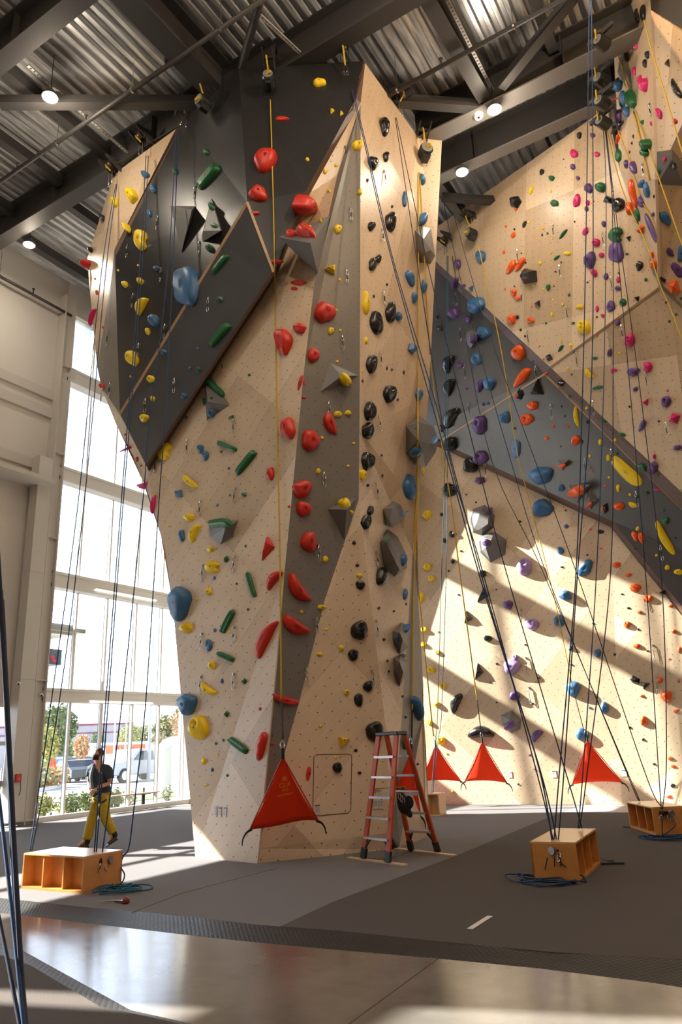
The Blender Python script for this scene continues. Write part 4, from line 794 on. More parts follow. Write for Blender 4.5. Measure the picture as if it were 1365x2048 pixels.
m_ = MB(); cols_ = sorted({q_[5] for q_ in rest}); mts_ = [hold_mat(c_) for c_ in cols_]
for q_ in rest:
    o = q_[0]; me = o.data; m_.add([v.co + o.location for v in me.vertices], [list(p.vertices) for p in me.polygons], cols_.index(q_[5]))
    for ch in list(o.children): bpy.data.objects.remove(ch)
    bpy.data.objects.remove(o)
o = m_.build('small_climbing_holds', mts_, None, normals=False, loc=Ve((-4, 12, 8)))
tag(o, 'scatter of tiny screw-on holds in every colour over all the climbing walls', 'climbing holds', None, 'stuff')
print('holds', len(hold_meta))
KW = {'b': 'rounded', 'B': 'bulging', 'o': 'pocketed', 'e': 'curved', 'c': 'bar-shaped', 'f': 'angular', 'F': 'broad flat', 'd': 'round screw-on', 's': 'tiny', 'C': 'kidney-shaped'}
def area_word(w_, h_):
    a = w_ * h_; return 'large ' if a > 900 else ('' if a > 110 else 'small ')
grp = {}
for mt_ in hold_meta:
    o, px, py, w_, h_, col, kd, reg = mt_
    sz = area_word(w_, h_) if kd not in ('s',) else ''
    ky = (sz + '%s %s' % (KW[kd], COLN[col]), reg); grp.setdefault(ky, []).append(mt_)
ORD = ['topmost', 'second from the top', 'third from the top', 'fourth from the top', 'fifth from the top', 'sixth from the top', 'seventh from the top', 'eighth from the top', 'ninth from the top', 'tenth from the top', 'eleventh from the top', 'twelfth from the top', 'thirteenth from the top', 'fourteenth from the top']
NUM = ['', 'one', 'two', 'three', 'four', 'five', 'six', 'seven', 'eight', 'nine', 'ten', 'eleven', 'twelve', 'thirteen', 'fourteen', 'fifteen', 'sixteen', 'seventeen', 'eighteen', 'nineteen', 'twenty', 'twenty-one', 'twenty-two', 'twenty-three']
def rg(reg):
    short = {"the": ""}
    return ('on ' + reg) if reg.startswith('the') else ('on the ' + reg)
for (desc, reg), lst in grp.items():
    lst.sort(key=lambda q_: q_[2]); reg_ = reg
    isvol = not reg.startswith('the')
    if isvol:
        wds = reg.split(); reg_ = 'the ' + ' '.join(wds[:9])
    if len(lst) == 1: labs = ['%s hold %s' % (desc, rg(reg_))]
    elif len(lst) == 2: labs = ['upper of two %s holds %s' % (desc, rg(reg_)), 'lower of two %s holds %s' % (desc, rg(reg_))]
    else:
        n_ = len(lst); labs = []
        for i in range(n_):
            if i == n_ - 1: w_ = 'lowest'
            elif i == 0: w_ = 'topmost'
            elif i == n_ - 2 and n_ > 4: w_ = 'second lowest'
            elif i == n_ - 3 and n_ > 6: w_ = 'third lowest'
            elif i == n_ - 4 and n_ > 8: w_ = 'fourth lowest'
            elif i == n_ - 5 and n_ > 11: w_ = 'fifth lowest'
            else: w_ = (['', 'second', 'third', 'fourth', 'fifth', 'sixth', 'seventh', 'eighth', 'ninth', 'tenth', 'eleventh', 'twelfth', 'thirteenth'] + ['middle'] * 20)[i] + ' highest'
            labs.append('%s of the %s holds %s' % (w_, desc, rg(reg_)))
    for l_, q_ in zip(labs, lst):
        w2 = l_.split()
        if len(w2) > 16: l_ = ' '.join(w2[:16])
        tag(q_[0], l_, 'climbing hold', '%s holds %s' % (COLN[q_[5]], rg(reg_)))
# ---------------------------------------------------------------- quickdraws
def draw(p, n, L_, label, group):
    r = empty('quickdraw', p, label, 'quickdraw', group)
    dn = Ve((0, 0, -1)); sd_ = n.cross(dn)
    sd_ = sd_.normalized() if sd_.length > .1 else Ve((1, 0, 0)); p1 = p + n * .035
    m_ = MB(); m_.box(p + n * .012 + Ve((0, 0, 0)), (.03, .03, .045)); m_.tube([p + n * .03 + Ve((0, 0, .012)), p1 + dn * .02], .006, 6); m_.build('hanger', CHROME, r)
    def oval(c, a, b, mat, nm):
        m_ = MB(); m_.tube([c + sd_ * math.cos(t) * a + dn * math.sin(t) * b for t in [2 * PI * i / 12 for i in range(12)]], .0055, 6, closed=True); m_.build(nm, mat, r, smooth=True)
    oval(p1 + dn * (.02 + .05), .024, .05, CHROME, 'carabiner')
    m_ = MB(); m_.bar(p1 + dn * .11, p1 + dn * (L_ - .1), .02, .006, up=sd_); m_.build('sling', WEBK, r)
    oval(p1 + dn * (L_ - .06), .026, .055, CHROME, 'carabiner')
    return r
QD = []
def qd(ox, oy, rows, sc=S_):
    for q_ in rows.split(';'):
        x, y = q_.split(); QD.append((ox + float(x) * sc, oy + float(y) * sc))
qd(160, 120, "790 870;535 1075;330 1265")
qd(160, 460, "560 265;368 440;407 780;585 650;452 1155;650 1018;880 470;962 875;817 85;197 700;212 1045;157 1098")
qd(460, 100, "785 665;820 1085;1050 830;1035 1228")
qd(460, 460, "793 280;763 728;1046 425;1022 838;1015 1275;670 1180")
qd(480, 840, "570 362;533 860;928 437;928 905")
qd(220, 840, "533 140;850 0;318 270;855 472;620 560;853 935;638 995")
qd(300, 1180, "357 300;578 258;350 595;576 575;1133 195;1063 540")
qd(600, 1180, "517 215;495 555")
qd(700, 500, "727 290;755 530;787 785;815 1040;925 1450;1270 795;203 700;195 1140;225 290")
qd(965, 380, "482 235;240 412;528 518;268 690;578 800;312 965;822 298;880 598;950 925;642 1112;1115 1245;757 20")
qd(965, 760, "468 170;755 145;1255 293;700 540;880 475;1218 1130;1050 765")
qd(965, 1140, "263 272;298 600;320 805;1165 515;1187 735;1102 165")
qd(965, 0, "1028 255;1148 712;1100 1120;1040 730")
rows = {}
for (x, y) in QD:
    s = surf(x, y)
    if s is None: continue
    p, n, reg, d = s; rows.setdefault(reg, []).append((y, x, p, n, d))
for reg, lst in rows.items():
    lst.sort(key=lambda q_: q_[0]); n_ = len(lst)
    for i, (y, x, p, n, d) in enumerate(lst):
        on_ = rg(reg if reg.startswith('the') else 'the ' + ' '.join(reg.split()[:8]))
        w_ = 'only' if n_ == 1 else ('topmost' if i == 0 else 'lowest' if i == n_ - 1 else ['', 'second', 'third', 'fourth', 'fifth', 'sixth', 'seventh', 'eighth', 'ninth', 'tenth', 'eleventh', 'twelfth', 'thirteenth', 'fourteenth', 'fifteenth', 'sixteenth', 'seventeenth'][i] + ' highest')
        draw(p, n, 30 * d / F * 1.05, '%s hanging steel and black quickdraw %s' % (w_, on_), 'quickdraws ' + on_)
# ---------------------------------------------------------------- auto belays and top anchors
DRUM = plain('black belay housing', (.02, .02, .02), .3)
YPL = plain('yellow device plate', (.60, .40, .02), .4)
def autobelay(px, py, wpx, lab, device=True, dz=.35):
    s = surf(px, py); 
    if s is None: p, n, reg, d = at_z(px, py, 14.6), Ve((.2, -.9, 0)).normalized(), '', depth(at_z(px, py, 14.6))
    else: p, n, reg, d = s
    n = Ve((n.x, n.y, 0)).normalized() if abs(n.z) < .95 else Ve((.3, -.95, 0))
    R = wpx * d / F / 2; r = empty('auto_belay', p + n * .05, lab, 'auto belay'); side = n.cross(Ve((0, 0, 1)))
    top = p + n * .12 + Ve((0, 0, R * 1.5 + dz))
    m_ = MB()
    for s_ in (-1, 1):
        m_.prism([top + side * s_ * R * .75 + n * a + Ve((0, 0, z)) for a, z in ((-.15, R * 1.0), (.34, R * .55), (.34, R * .15), (-.15, -R * .9))], side * s_ * .012)
    m_.box(top + n * -.02, (.02, .02, R * 1.6)); m_.bar(top - side * R * .8 + n * .1 + Ve((0, 0, R * .3)), top + side * R * .8 + n * .1 + Ve((0, 0, R * .3)), .05, .05); m_.build('mounting_bracket', STEEL, r)
    m_ = MB(); m_.tube(smooth_pts([top + n * .12 + side * .05 + Ve((0, 0, R * .3)), top + n * .2 + side * .03 + Ve((0, 0, -R * .3)), p + n * .2 + Ve((0, 0, R * .9))]), .018, 6); m_.build('yellow_strap', WEBY, r)
    if device:
        c = p + n * .22; m_ = MB(); m_.tube([c - n * .14, c - n * .1, c + n * .1, c + n * .14], [R * .85, R, R, R * .85], 24); m_.build('housing', DRUM, r, smooth=False)
        m_ = MB(); m_.tube([c + n * .141, c + n * .155], R * .78, 24); m_.build('face_plate', plain('grey ring', (.2, .2, .19), .4), r)
        m_ = MB(); m_.box(c + n * .16, (R * 1.1 if abs(n.y) > .7 else .02, .02 if abs(n.y) > .7 else R * 1.1, R * .55)); m_.build('name_plate', YPL, r)
        m_ = MB(); m_.prism([c + side * R * a + n * -.1 + Ve((0, 0, -R * z)) for a, z in ((-.7, .6), (.7, .6), (.35, 1.5), (-.35, 1.5))], n * .2); m_.build('rope_outlet', DRUM, r)
    else:
        for k in (-1, 1):
            m_ = MB(); q_ = p + n * .2 + side * R * .35 * k; m_.tube([q_ + Ve((0, 0, R * .6)), q_ + Ve((0, 0, -R * .6))], .008, 6); m_.tube([q_ + side * math.cos(t) * .025 + Ve((0, 0, math.sin(t) * .05 - R * .6 - .05)) for t in [2 * PI * i / 10 for i in range(10)]], .007, 6, closed=True); m_.build('carabiner', CHROME, r)
        m_ = MB(); m_.tube([top + n * .15 - side * R * .5 + Ve((0, 0, -R * .2)), top + n * .15 + side * R * .4 + Ve((0, 0, -R * .2))], R * .35, 14); m_.build('anchor_drum', plain('brown anchor drum', (.06, .035, .025), .3), r, smooth=True)
    return r
autobelay(235, 362, 30, 'bracketed rope anchor lowest along the top left edge of the tower', False, .05)
autobelay(296, 306, 32, 'bracketed rope anchor in the middle of the top left edge of the tower', False, .05)
autobelay(362, 250, 32, 'bracketed rope anchor at the tip of the wooden strip, top left of the tower', False, .05)
autobelay(424, 218, 26, 'yellow and black auto belay at the upper left of the charcoal panel')
autobelay(541, 178, 25, 'round black auto belay with a yellow plate, centre top of the tower')
autobelay(692, 155, 20, 'rope anchor with yellow strap at the top right of the front panel', False)
autobelay(786, 222, 30, 'black rope anchor near the top of the tower right face', False, .1)
autobelay(846, 318, 28, 'black drum auto belay on the top right edge of the tower')
autobelay(902, 500, 24, 'rope anchor where the upper back wall meets the tower', False, .05)
autobelay(955, 472, 20, 'black and yellow auto belay on the slanting top edge of the back wall')
for (x, y, lab) in ((1204, 85, 'topmost black auto belay in the upper right corner cluster'), (1203, 160, 'middle black auto belay in the upper right corner cluster'), (1205, 205, 'rope anchor low in the upper right corner cluster'), (1207, 245, 'lowest rope anchor where back wall meets side wall')):
    p = at_z(x, y, 14.9) if y < 180 else at_z(x, y, 14.4); n = Ve((-.4, -.9, 0)).normalized(); d = depth(p); R = .135; side = n.cross(Ve((0, 0, 1)))
    r = empty('auto_belay', p, lab, 'auto belay'); m_ = MB(); m_.tube([p - n * .14, p + n * .14], R, 20); m_.build('housing', DRUM, r)
    m_ = MB(); m_.tube([p + n * .141, p + n * .15], R * .7, 20); m_.build('face_plate', plain('grey ring', (.2, .2, .19), .4), r)
    m_ = MB(); m_.bar(p + Ve((0, 0, R * .9)), p + Ve((0, 0, R * 2.2)), .10, .10); m_.bar(p + side * .3 + Ve((0, 0, R * 1.6)), p - side * .3 + Ve((0, 0, R * 1.6)), .06, .1); m_.build('mounting_bracket', STEEL, r)
    m_ = MB(); m_.tube([p - n * -.16 + Ve((0, 0, R * 1.8)), p - n * -.18 + Ve((0, 0, -R * .3))], .018, 6); m_.build('yellow_strap', WEBY, r)
# ---------------------------------------------------------------- ropes
def rope(pts, d0, d1, mat, lab, r=.0088, grp=None, name='climbing_rope', cat='rope'):
    """pts in the photo, d0/d1 distances of the two ends; in between the rope runs straight through space"""
    L_ = [0]
    for a, b in zip(pts, pts[1:]): L_.append(L_[-1] + math.hypot(b[0] - a[0], b[1] - a[1]))
    W = []; T_ = L_[-1]; near_ = d0 < 3
    P2 = smooth_pts([Ve((x, y, 0)) for x, y in pts], max(2, int(T_ / len(pts) / 22))) if len(pts) > 2 else [Ve((pts[0][0], pts[0][1], 0)).lerp(Ve((pts[-1][0], pts[-1][1], 0)), k / 6) for k in range(7)]
    acc = [0]
    for a, b in zip(P2, P2[1:]): acc.append(acc[-1] + (b - a).length)
    for q_, l in zip(P2, acc):
        t = l / acc[-1]; dd = 1 / ((1 - t) / d0 + t / d1)
        if not near_:
            sf_ = surf(q_.x, q_.y)
            if sf_ and sf_[3] - .07 < dd: dd = sf_[3] - .07
        W.append(at_d(q_.x, q_.y, dd))
    m_ = MB(); m_.tube(W, r, 6)
    return tag(m_.build(name, mat, None, smooth=True), lab, cat, grp)
D = lambda p: depth(p)
z15 = lambda x, y, z=14.9: depth(at_z(x, y, z))
dl = depth(Ve((-8.2, 7.0, .4)))
gL = 'ropes falling from the tower to the box at left'
rope([(232, 368), (201, 560), (157, 1000), (103, 1400), (60, 1702)], z15(232, 368) - .35, depth(Ve((-9.0, 7.3, .4))), ROPEB, 'leftmost blue rope strand falling from the lowest anchor to the left box')
rope([(234, 368), (210, 560), (169, 1000), (119, 1400), (64, 1702)], z15(232, 368) - .3, depth(Ve((-9.0, 7.3, .4))), ROPEB, 'second blue rope strand from the left, beside the leftmost one')
rope([(292, 312), (278, 560), (243, 1000), (212, 1400), (188, 1712)], z15(292, 312) - .4, dl, ROPEB, 'blue rope strand from the middle anchor to the left box, left one of the pair')
rope([(297, 312), (283, 560), (247, 1000), (217, 1400), (192, 1712)], z15(292, 312) - .4, dl, ROPEB, 'blue rope strand from the middle anchor to the left box, right one of the pair')
rope([(353, 262), (334, 560), (296, 870), (287, 990), (245, 1400), (205, 1704)], z15(353, 262) - .5, dl, ROPEB, 'navy rope strand crossing the slate overhang to the left box')
rope([(357, 262), (345, 560), (328, 870), (319, 990), (292, 1400), (272, 1580), (259, 1690), (247, 1712), (241, 1732), (249, 1748), (246, 1762), (236, 1772)], z15(357, 262) - .5, depth(at_z(236, 1772)) - .03, ROPEB, 'slack navy rope strand curling down to the floor right of the left box')
dA = depth(Ve((-2.8, 9.3, .4))); dA2 = depth(Ve((-2.7, 10.3, .42))); dB = depth(Ve((-2.3, 13.4, .4))); dB2 = depth(Ve((-2.8, 14.4, .42)))
rope([(703, 178), (728, 280), (779, 500), (890, 900), (968, 1180), (1081, 1540), (1118, 1700)], z15(703, 178) - .4, dA, ROPEB, 'blue rope from the top right front anchor to the near right box')
rope([(706, 178), (733, 290), (787, 520), (882, 842), (980, 1210), (1077, 1530), (1106, 1690)], z15(703, 178) - .4, dA, ROPEB, 'blue rope twin beside the one from the top right front anchor')
rope([(791, 236), (839, 550), (896, 900), (965, 1140), (1073, 1540), (1110, 1692)], z15(791, 236) - .4, dA, ROPED, 'navy rope from the anchor on the tower right face, left of two')
rope([(793, 236), (861, 550), (949, 900), (1012, 1140), (1131, 1540), (1165, 1657)], z15(791, 236) - .4, dA2, ROPED, 'navy rope from the anchor on the tower right face, right of two')
rope([(887, 400), (908, 500), (945, 650), (1016, 900), (1091, 1140), (1252, 1540), (1279, 1602)], 20.5, dB2, ROPED, 'navy rope slanting across the slate panel to the rear right box')
rope([(900, 400), (970, 640), (1063, 900), (1152, 1140), (1289, 1540), (1322, 1612)], 20.5, dB, ROPED, 'navy rope slanting furthest right across the slate panel')
rope([(905, 512), (978, 900), (1085, 1140), (1254, 1540), (1281, 1602)], 21.0, dB2, ROPED, 'navy rope from the anchor beside the tower to the rear right box')
rope([(897, 512), (896, 900), (893, 1140), (884, 1420), (877, 1480), (866, 1588)], 21.0, 17.6, ROPEC, 'pale blue rope strand hanging over the sunlit wall, right of the pair')
rope([(895, 512), (891, 900), (884, 1140), (876, 1420), (872, 1480), (863, 1588)], 21.0, 17.6, ROPEC, 'pale blue rope strand hanging over the sunlit wall, left of the pair')
rope([(1180, -60), (1174, 400), (1166, 780), (1152, 1160), (1120, 1540), (1108, 1692)], 12.5, dA, ROPEB, 'leftmost long blue rope dropping from the upper right to the near box')
rope([(1183, -60), (1187, 400), (1183, 780), (1155, 1160), (1129, 1540), (1116, 1696)], 12.5, dA, ROPEB, 'second long blue rope dropping from the upper right to the near box')
rope([(1206, 235), (1213, 400), (1208, 780), (1193, 1160), (1167, 1540), (1157, 1657)], z15(1206, 235), dA2, ROPEB, 'third long blue rope from the corner anchors to the back of the near box')
rope([(1208, 235), (1225, 400), (1227, 780), (1221, 1160), (1176, 1540), (1160, 1657)], z15(1206, 235), dA2, ROPED, 'fourth long navy rope from the corner anchors to the back of the near box')
rope([(1209, 240), (1229, 430), (1261, 780), (1293, 1160), (1318, 1540), (1324, 1618)], z15(1206, 235), dB, ROPED, 'navy rope from the corner anchors to the rear right box, left of two')
rope([(1211, 240), (1233, 430), (1281, 780), (1324, 1160), (1334, 1500), (1326, 1618)], z15(1206, 235), dB, ROPED, 'navy rope from the corner anchors to the rear right box, right of two')
def web(pts, d0, d1, lab, r=.014): rope(pts, d0, d1, WEBY, lab, r, None, 'auto_belay_line', 'line')
web([(541, 200), (548, 450), (552, 700), (560, 1100), (563, 1400)], z15(541, 200) - .3, 11.2, 'long yellow auto belay line down the front of the tower', .013)
m_ = MB()
rope([(563, 1400), (565, 1440), (566, 1476)], 11.2, 10.1, WEBK, 'black end strap of the yellow line above the front belay gate', .014, None, 'end_strap', 'strap')
web([(838, 345), (837, 700), (836, 900), (829, 1130), (826, 1300), (825, 1420)], z15(846, 318) - .4, 13.5, 'yellow auto belay line down the tower right edge, behind the ladder')
rope([(825, 1420), (824, 1505)], 13.5, 12.6, WEBK, 'black end strap above the gate behind the ladder', .014, None, 'end_strap', 'strap')
web([(840, 345), (861, 705), (883, 880), (905, 1021), (918, 1128), (936, 1260), (955, 1400)], z15(846, 318) - .3, 17.0, 'yellow auto belay line slanting across the sunlit wall')
rope([(955, 1400), (964, 1472)], 17.0, 17.2, WEBK, 'black end strap above the middle gate on the sunlit wall', .012, None, 'end_strap', 'strap')
web([(838, 348), (836, 900), (834, 1120), (846, 1260), (862, 1420), (868, 1472)], z15(846, 318) - .35, 16.6, 'yellow auto belay line beside the tower edge to the left gate of the sunlit wall')
web([(957, 490), (1003, 700), (1034, 900), (1062, 1010), (1110, 1200), (1145, 1370)], 19.5, 17.2, 'yellow auto belay line from the slanting wall top over the slate panel', .013)
rope([(1145, 1370), (1172, 1474)], 17.2, 17.0, WEBK, 'black end strap above the rightmost gate', .010, None, 'end_strap', 'strap')
web([(1198, -60), (1210, 9), (1237, 108), (1262, 200), (1300, 360)], 15.5, 16.5, 'thick yellow line at the top right corner of the picture', .016)
web([(1214, 205), (1261, 322), (1283, 400), (1300, 427), (1316, 466)], 17, 16.5, 'yellow line crossing the narrow side wall', .012)
web([(1214, 258), (1246, 381), (1295, 491), (1320, 567), (1343, 620), (1400, 770)], 17, 13, 'yellow line passing below the side wall to the right frame edge', .012)
web([(1289, 40), (1305, 103), (1334, 199), (1400, 420)], 13.5, 10, 'yellow line over the right hand wall in the top right corner', .012)
web([(1270, 220), (1302, 308), (1317, 351), (1334, 400), (1390, 560)], 15.5, 12, 'yellow line running from the narrow side wall over its edge', .012)
# ropes close to the viewer at lower left
for k, (pts, d0, d1, w_) in enumerate((([(-22, 850), (0, 1180), (24, 1620), (50, 2075)], 1.9, 1.55, .0058), ([(2, 1180), (16, 1500), (30, 1800), (48, 2075)], 1.95, 1.6, .0055), ([(4, 1200), (24, 1600), (36, 1850), (54, 2075)], 1.85, 1.62, .0055), ([(-16, 1480), (10, 1700), (32, 1900), (50, 2075)], 1.9, 1.5, .0045), ([(-12, 1790), (14, 1915), (44, 2075)], 1.7, 1.5, .0045))):
    rope(pts, d0, d1, ROPEB if k % 2 else ROPED, ['leftmost thick rope close to the viewer at the lower left', 'second thick navy rope of the close bundle at lower left', 'right hand strand of the close rope bundle at lower left', 'thinner blue rope joining the close bundle from the left edge', 'lowest blue strand entering the close bundle at the bottom left'][k], w_)
# ---------------------------------------------------------------- belay gates
ORF = plain('orange fabric', (.98, .055, .012), .7, noise=.04, scale=8, spec=.2)
GLD = plain('gold print', (.80, .30, .02), .6)
def gate(a, l, r_, lab, sag=.12, carab=True, prints=False):
    rt = empty('belay_gate', (a + l + r_) / 3, lab, 'belay gate'); rt.location.z = min(l.z, r_.z)
    n = (r_ - a).cross(l - a).normalized()
    if n.dot(EYE - a) < 0: n = -n
    N = 12; vs = []; fs = []
    for i in range(N + 1):
        t = i / N
        for j in range(N + 1):
            s = j / N; p = a.lerp(l.lerp(r_, s), t); bulge = math.sin(PI * s) * t
            p = p + n * .07 * bulge * math.sin(3 * s + 1) + Ve((0, 0, sag * bulge * t * .35)) ; p += (l.lerp(r_, .5) - p) * .05 * math.sin(PI * t) * abs(2 * s - 1) ** 2
            vs.append(p)
    W = N + 1
    for i in range(N):
        for j in range(N): fs.append([i * W + j, i * W + j + 1, (i + 1) * W + j + 1, (i + 1) * W + j])
    m_ = MB(); m_.add(vs, fs); o = m_.build('fabric_panel', ORF, rt, smooth=True, normals=False); sl = o.modifiers.new('t', 'SOLIDIFY'); sl.thickness = .006
    m_ = MB(); m_.tube([a, l], .010, 6); m_.tube([a, r_], .010, 6); m_.build('edge_binding', plain('red edge', (.55, .04, .015), .6), rt)
    m_ = MB(); m_.tube([a + Ve((0, 0, .12)), a + Ve((0, 0, -.03))], [.022, .028], 8); m_.build('top_tab', WEBK, rt)
    m_ = MB(); c = a + Ve((0, 0, .16)); sd2 = (r_ - l).normalized(); m_.tube([c + sd2 * math.cos(t) * .03 + Ve((0, 0, math.sin(t) * .055)) for t in [2 * PI * i / 14 for i in range(14)]], .008, 6, closed=True); m_.build('carabiner', CHROME, rt, smooth=True)
    for q_, s in ((l, -1), (r_, 1)):
        m_ = MB(); m_.tube(smooth_pts([q_ - sd2 * s * .03, q_ + sd2 * s * .05 + Ve((0, 0, -.04)), q_ + sd2 * s * .10 + Ve((0, 0, -.12)), q_ + sd2 * s * .11 + Ve((0, 0, -.2))], 4), [.02, .02, .018, .017, .015, .014, .013, .012, .011, .010, .009, .008, .007][:13], 8); m_.build('corner_strap', WEBK, rt)
    if prints:
        up = (a - l.lerp(r_, .5)).normalized(); xr_ = sd2 - up * sd2.dot(up); xr_.normalize()
        for body, t, sz in (('CLIP', .36, .085), ('IN', .43, .085), ('FOR SAFETY', .50, .042)):
            text(body, a.lerp(l.lerp(r_, .5), t) + n * .085, xr_, up, sz, GLD, 'printed_word', rt, ext=.002)
        m_ = MB(); c = a.lerp(l.lerp(r_, .5), .27) + n * .075; m_.tube([c, c + n * .004], .035, 12); m_.build('printed_emblem', GLD, rt)
    return rt
ga, gl, gr_ = at_d(566, 1514, 10.35), at_d(499, 1658, depth(at_z(499, 1722)) - .12), at_d(636, 1641, depth(at_z(636, 1712)) - .1)
def text(body, p, xdir, ydir, size, mat, name, par, ext=.01, align='CENTER'):
    cu = bpy.data.curves.new(name, 'FONT'); cu.body = body; cu.size = size; cu.extrude = ext; cu.align_x = align; cu.align_y = 'CENTER'
    tmp = bpy.data.objects.new(name, cu); me = bpy.data.meshes.new_from_object(tmp); bpy.data.objects.remove(tmp)
    xd, yd = Ve(xdir).normalized(), Ve(ydir).normalized(); zd = xd.cross(yd).normalized()
    Mx = Matrix((xd, yd, zd)).transposed().to_4x4(); Mx.translation = Ve(p) - (par.location if par else Ve()); me.transform(Mx)
    me.materials.clear(); me.materials.append(mat)
    o = bpy.data.objects.new(name, me); COL.objects.link(o)
    if par: o.location = par.location; o.parent = par; o.matrix_parent_inverse = Matrix.Translation(-par.location)
    return o
fdep = depth(PTS['F'])
ga = at_d(566, 1514, fdep - .35); gl = at_d(500, 1659, fdep - .25); gr_ = at_d(637, 1641, fdep + .05)
gate(ga, gl, gr_, 'orange triangular belay gate with gold print at the foot of the tower', prints=True)
gate(at_d(823, 1503, 12.3), at_d(772, 1636, 12.05), at_d(842, 1632, 12.6), 'orange triangular belay gate half hidden behind the ladder')
gate(at_y(872, 1490, 17.9), at_y(838, 1564, 17.6), at_y(923, 1563, 18.2), 'orange belay gate at the left end of the sunlit wall')
gate(at_y(965, 1483, 18.1), at_y(930, 1563, 17.9), at_y(1015, 1566, 18.3), 'orange belay gate in the middle of the sunlit wall, with a sunlit fold')
gate(at_y(1175, 1480, 18.0), at_y(1145, 1569, 17.8), at_y(1246, 1565, 18.2), 'rightmost orange belay gate on the sunlit wall')
# ---------------------------------------------------------------- plywood boxes
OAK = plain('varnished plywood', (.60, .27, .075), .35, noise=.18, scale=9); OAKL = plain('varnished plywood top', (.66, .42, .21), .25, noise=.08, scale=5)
def cubby(P0, along, depthv, h, lab, ndiv=2, top=OAKL, body=OAK):
    """P0: floor corner of the open side; along: vector of its length; depthv: vector to the closed back"""
    r = empty('weight_box', P0 + (along + depthv) / 2, lab, 'plywood box'); L_, W_ = along.length, depthv.length; ax, dx_ = along.normalized(), depthv.normalized(); t = .02
    R = Matrix((ax, dx_, Ve((0, 0, 1)))).transposed()
    def brd(nm, cx, cy, cz, sx, sy, sz, mt):
        m_ = MB(); m_.box(P0 + ax * cx + dx_ * cy + Ve((0, 0, cz)), (sx, sy, sz), R); return m_.build(nm, mt, r)
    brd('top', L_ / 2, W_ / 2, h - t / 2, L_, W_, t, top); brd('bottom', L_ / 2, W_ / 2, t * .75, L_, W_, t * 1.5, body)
    brd('back', L_ / 2, W_ - t / 2, h / 2, L_, t, h - 2 * t, body)
    for c in (t / 2, L_ - t / 2): brd('end_panel', c, W_ / 2, h / 2, t, W_, h - 2 * t - .002, body)
    for k in range(ndiv): brd('divider', L_ * (k + 1) / (ndiv + 1), W_ / 2, h / 2, t, W_ - .03, h - 2 * t - .002, body)
    brd('inner_back', L_ / 2, .16, h / 2, L_ - 2 * t - .002, .012, h - 2 * t - .004, body)
    return r
h_ = .42
q0, q1, q2 = at_z(42, 1777), at_z(164, 1789), at_z(216, 1770)
ax = (q1 - q0); cubby(q0, ax, Ve((-ax.y, ax.x, 0)).normalized() * (q2 - q1).length, h_, 'long plywood box with three open bays at the left, in sunlight')
q0, q1, q2 = at_z(1162, 1766), at_z(1202, 1728), at_z(1090, 1755)
ax = (q1 - q0); dv = Ve((-ax.y, ax.x, 0)).normalized() * (q2 - q0).length; cubby(q0, ax, dv, h_, 'plywood box with open side standing alone on the dark mat, near right')
q0, q1, q2 = at_z(1262, 1655), at_z(1313, 1671), at_z(1363, 1672)
ax = (q1 - q0); dv = Ve((-ax.y, ax.x, 0)).normalized() * .52; cubby(q0, ax, dv, h_, 'plywood box with three open bays at the right frame edge')
q0 = at_z(858, 1632); cubby(q0, Ve((.28, 0, 0)), Ve((0, .35, 0)), .46, 'small pale plywood box beside the tower edge under the leftmost rear gate', 0, OAKL, OAKL)
# hardware on the box ends
def cluster(p, side, out, lab, seed, sp=.16):
    r = empty('belay_device', p, lab, 'belay device'); R_ = random.Random(seed)
    m_ = MB(); m_.bar(p - side * sp, p + side * sp, .04, .05); 
    for k in (-1, 1): m_.ell(p + side * sp * .7 * k + out * .04, (.03, .03, .05))
    m_.build('anchor_plate', BLACK, r)
    for k in range(3):
        a = p + side * sp * (k - 1) + out * .07 + Ve((0, 0, -.02)); d_ = Ve((R_.uniform(-.3, .3), 0, -1)).normalized(); m_ = MB()
        m_.tube([a + d_ * .05 + side * math.cos(t) * .022 + d_ * math.sin(t) * .05 for t in [2 * PI * i / 12 for i in range(12)]], .006, 6, closed=True); m_.build('carabiner', CHROME, r, smooth=True)
    m_ = MB(); m_.tube([p + side * sp * .4 + out * .06, p + side * sp * .4 + out * .12], .045, 14); m_.build('braking_drum', plain('brushed device', (.35, .35, .36), .3, metal=1), r)
    return r
def endface(a, b, t, z, out=.035):
    s_ = (b - a).normalized(); o_ = s_.cross(Ve((0, 0, 1)))
    if o_.dot(EYE - a) < 0: o_ = -o_
    return a.lerp(b, t) + Ve((0, 0, z)) + o_ * out, s_, o_
p_, s_, o_ = endface(at_z(164, 1789), at_z(216, 1770), .55, .33); cluster(p_, s_, o_, 'black belay hardware on the end of the left plywood box', 1, .12)
p_, s_, o_ = endface(at_z(1090, 1755), at_z(1162, 1766), .45, .33); cluster(p_, s_, o_, 'black belay hardware on the front of the near right box', 2, .13)
a_ = at_z(1313, 1671); ax = a_ - at_z(1262, 1655); dv = Ve((-ax.y, ax.x, 0)).normalized() * .52
p_, s_, o_ = endface(a_, a_ + dv, .4, .33); cluster(p_, s_, o_, 'black belay hardware on the end of the box at the right edge', 3, .11)
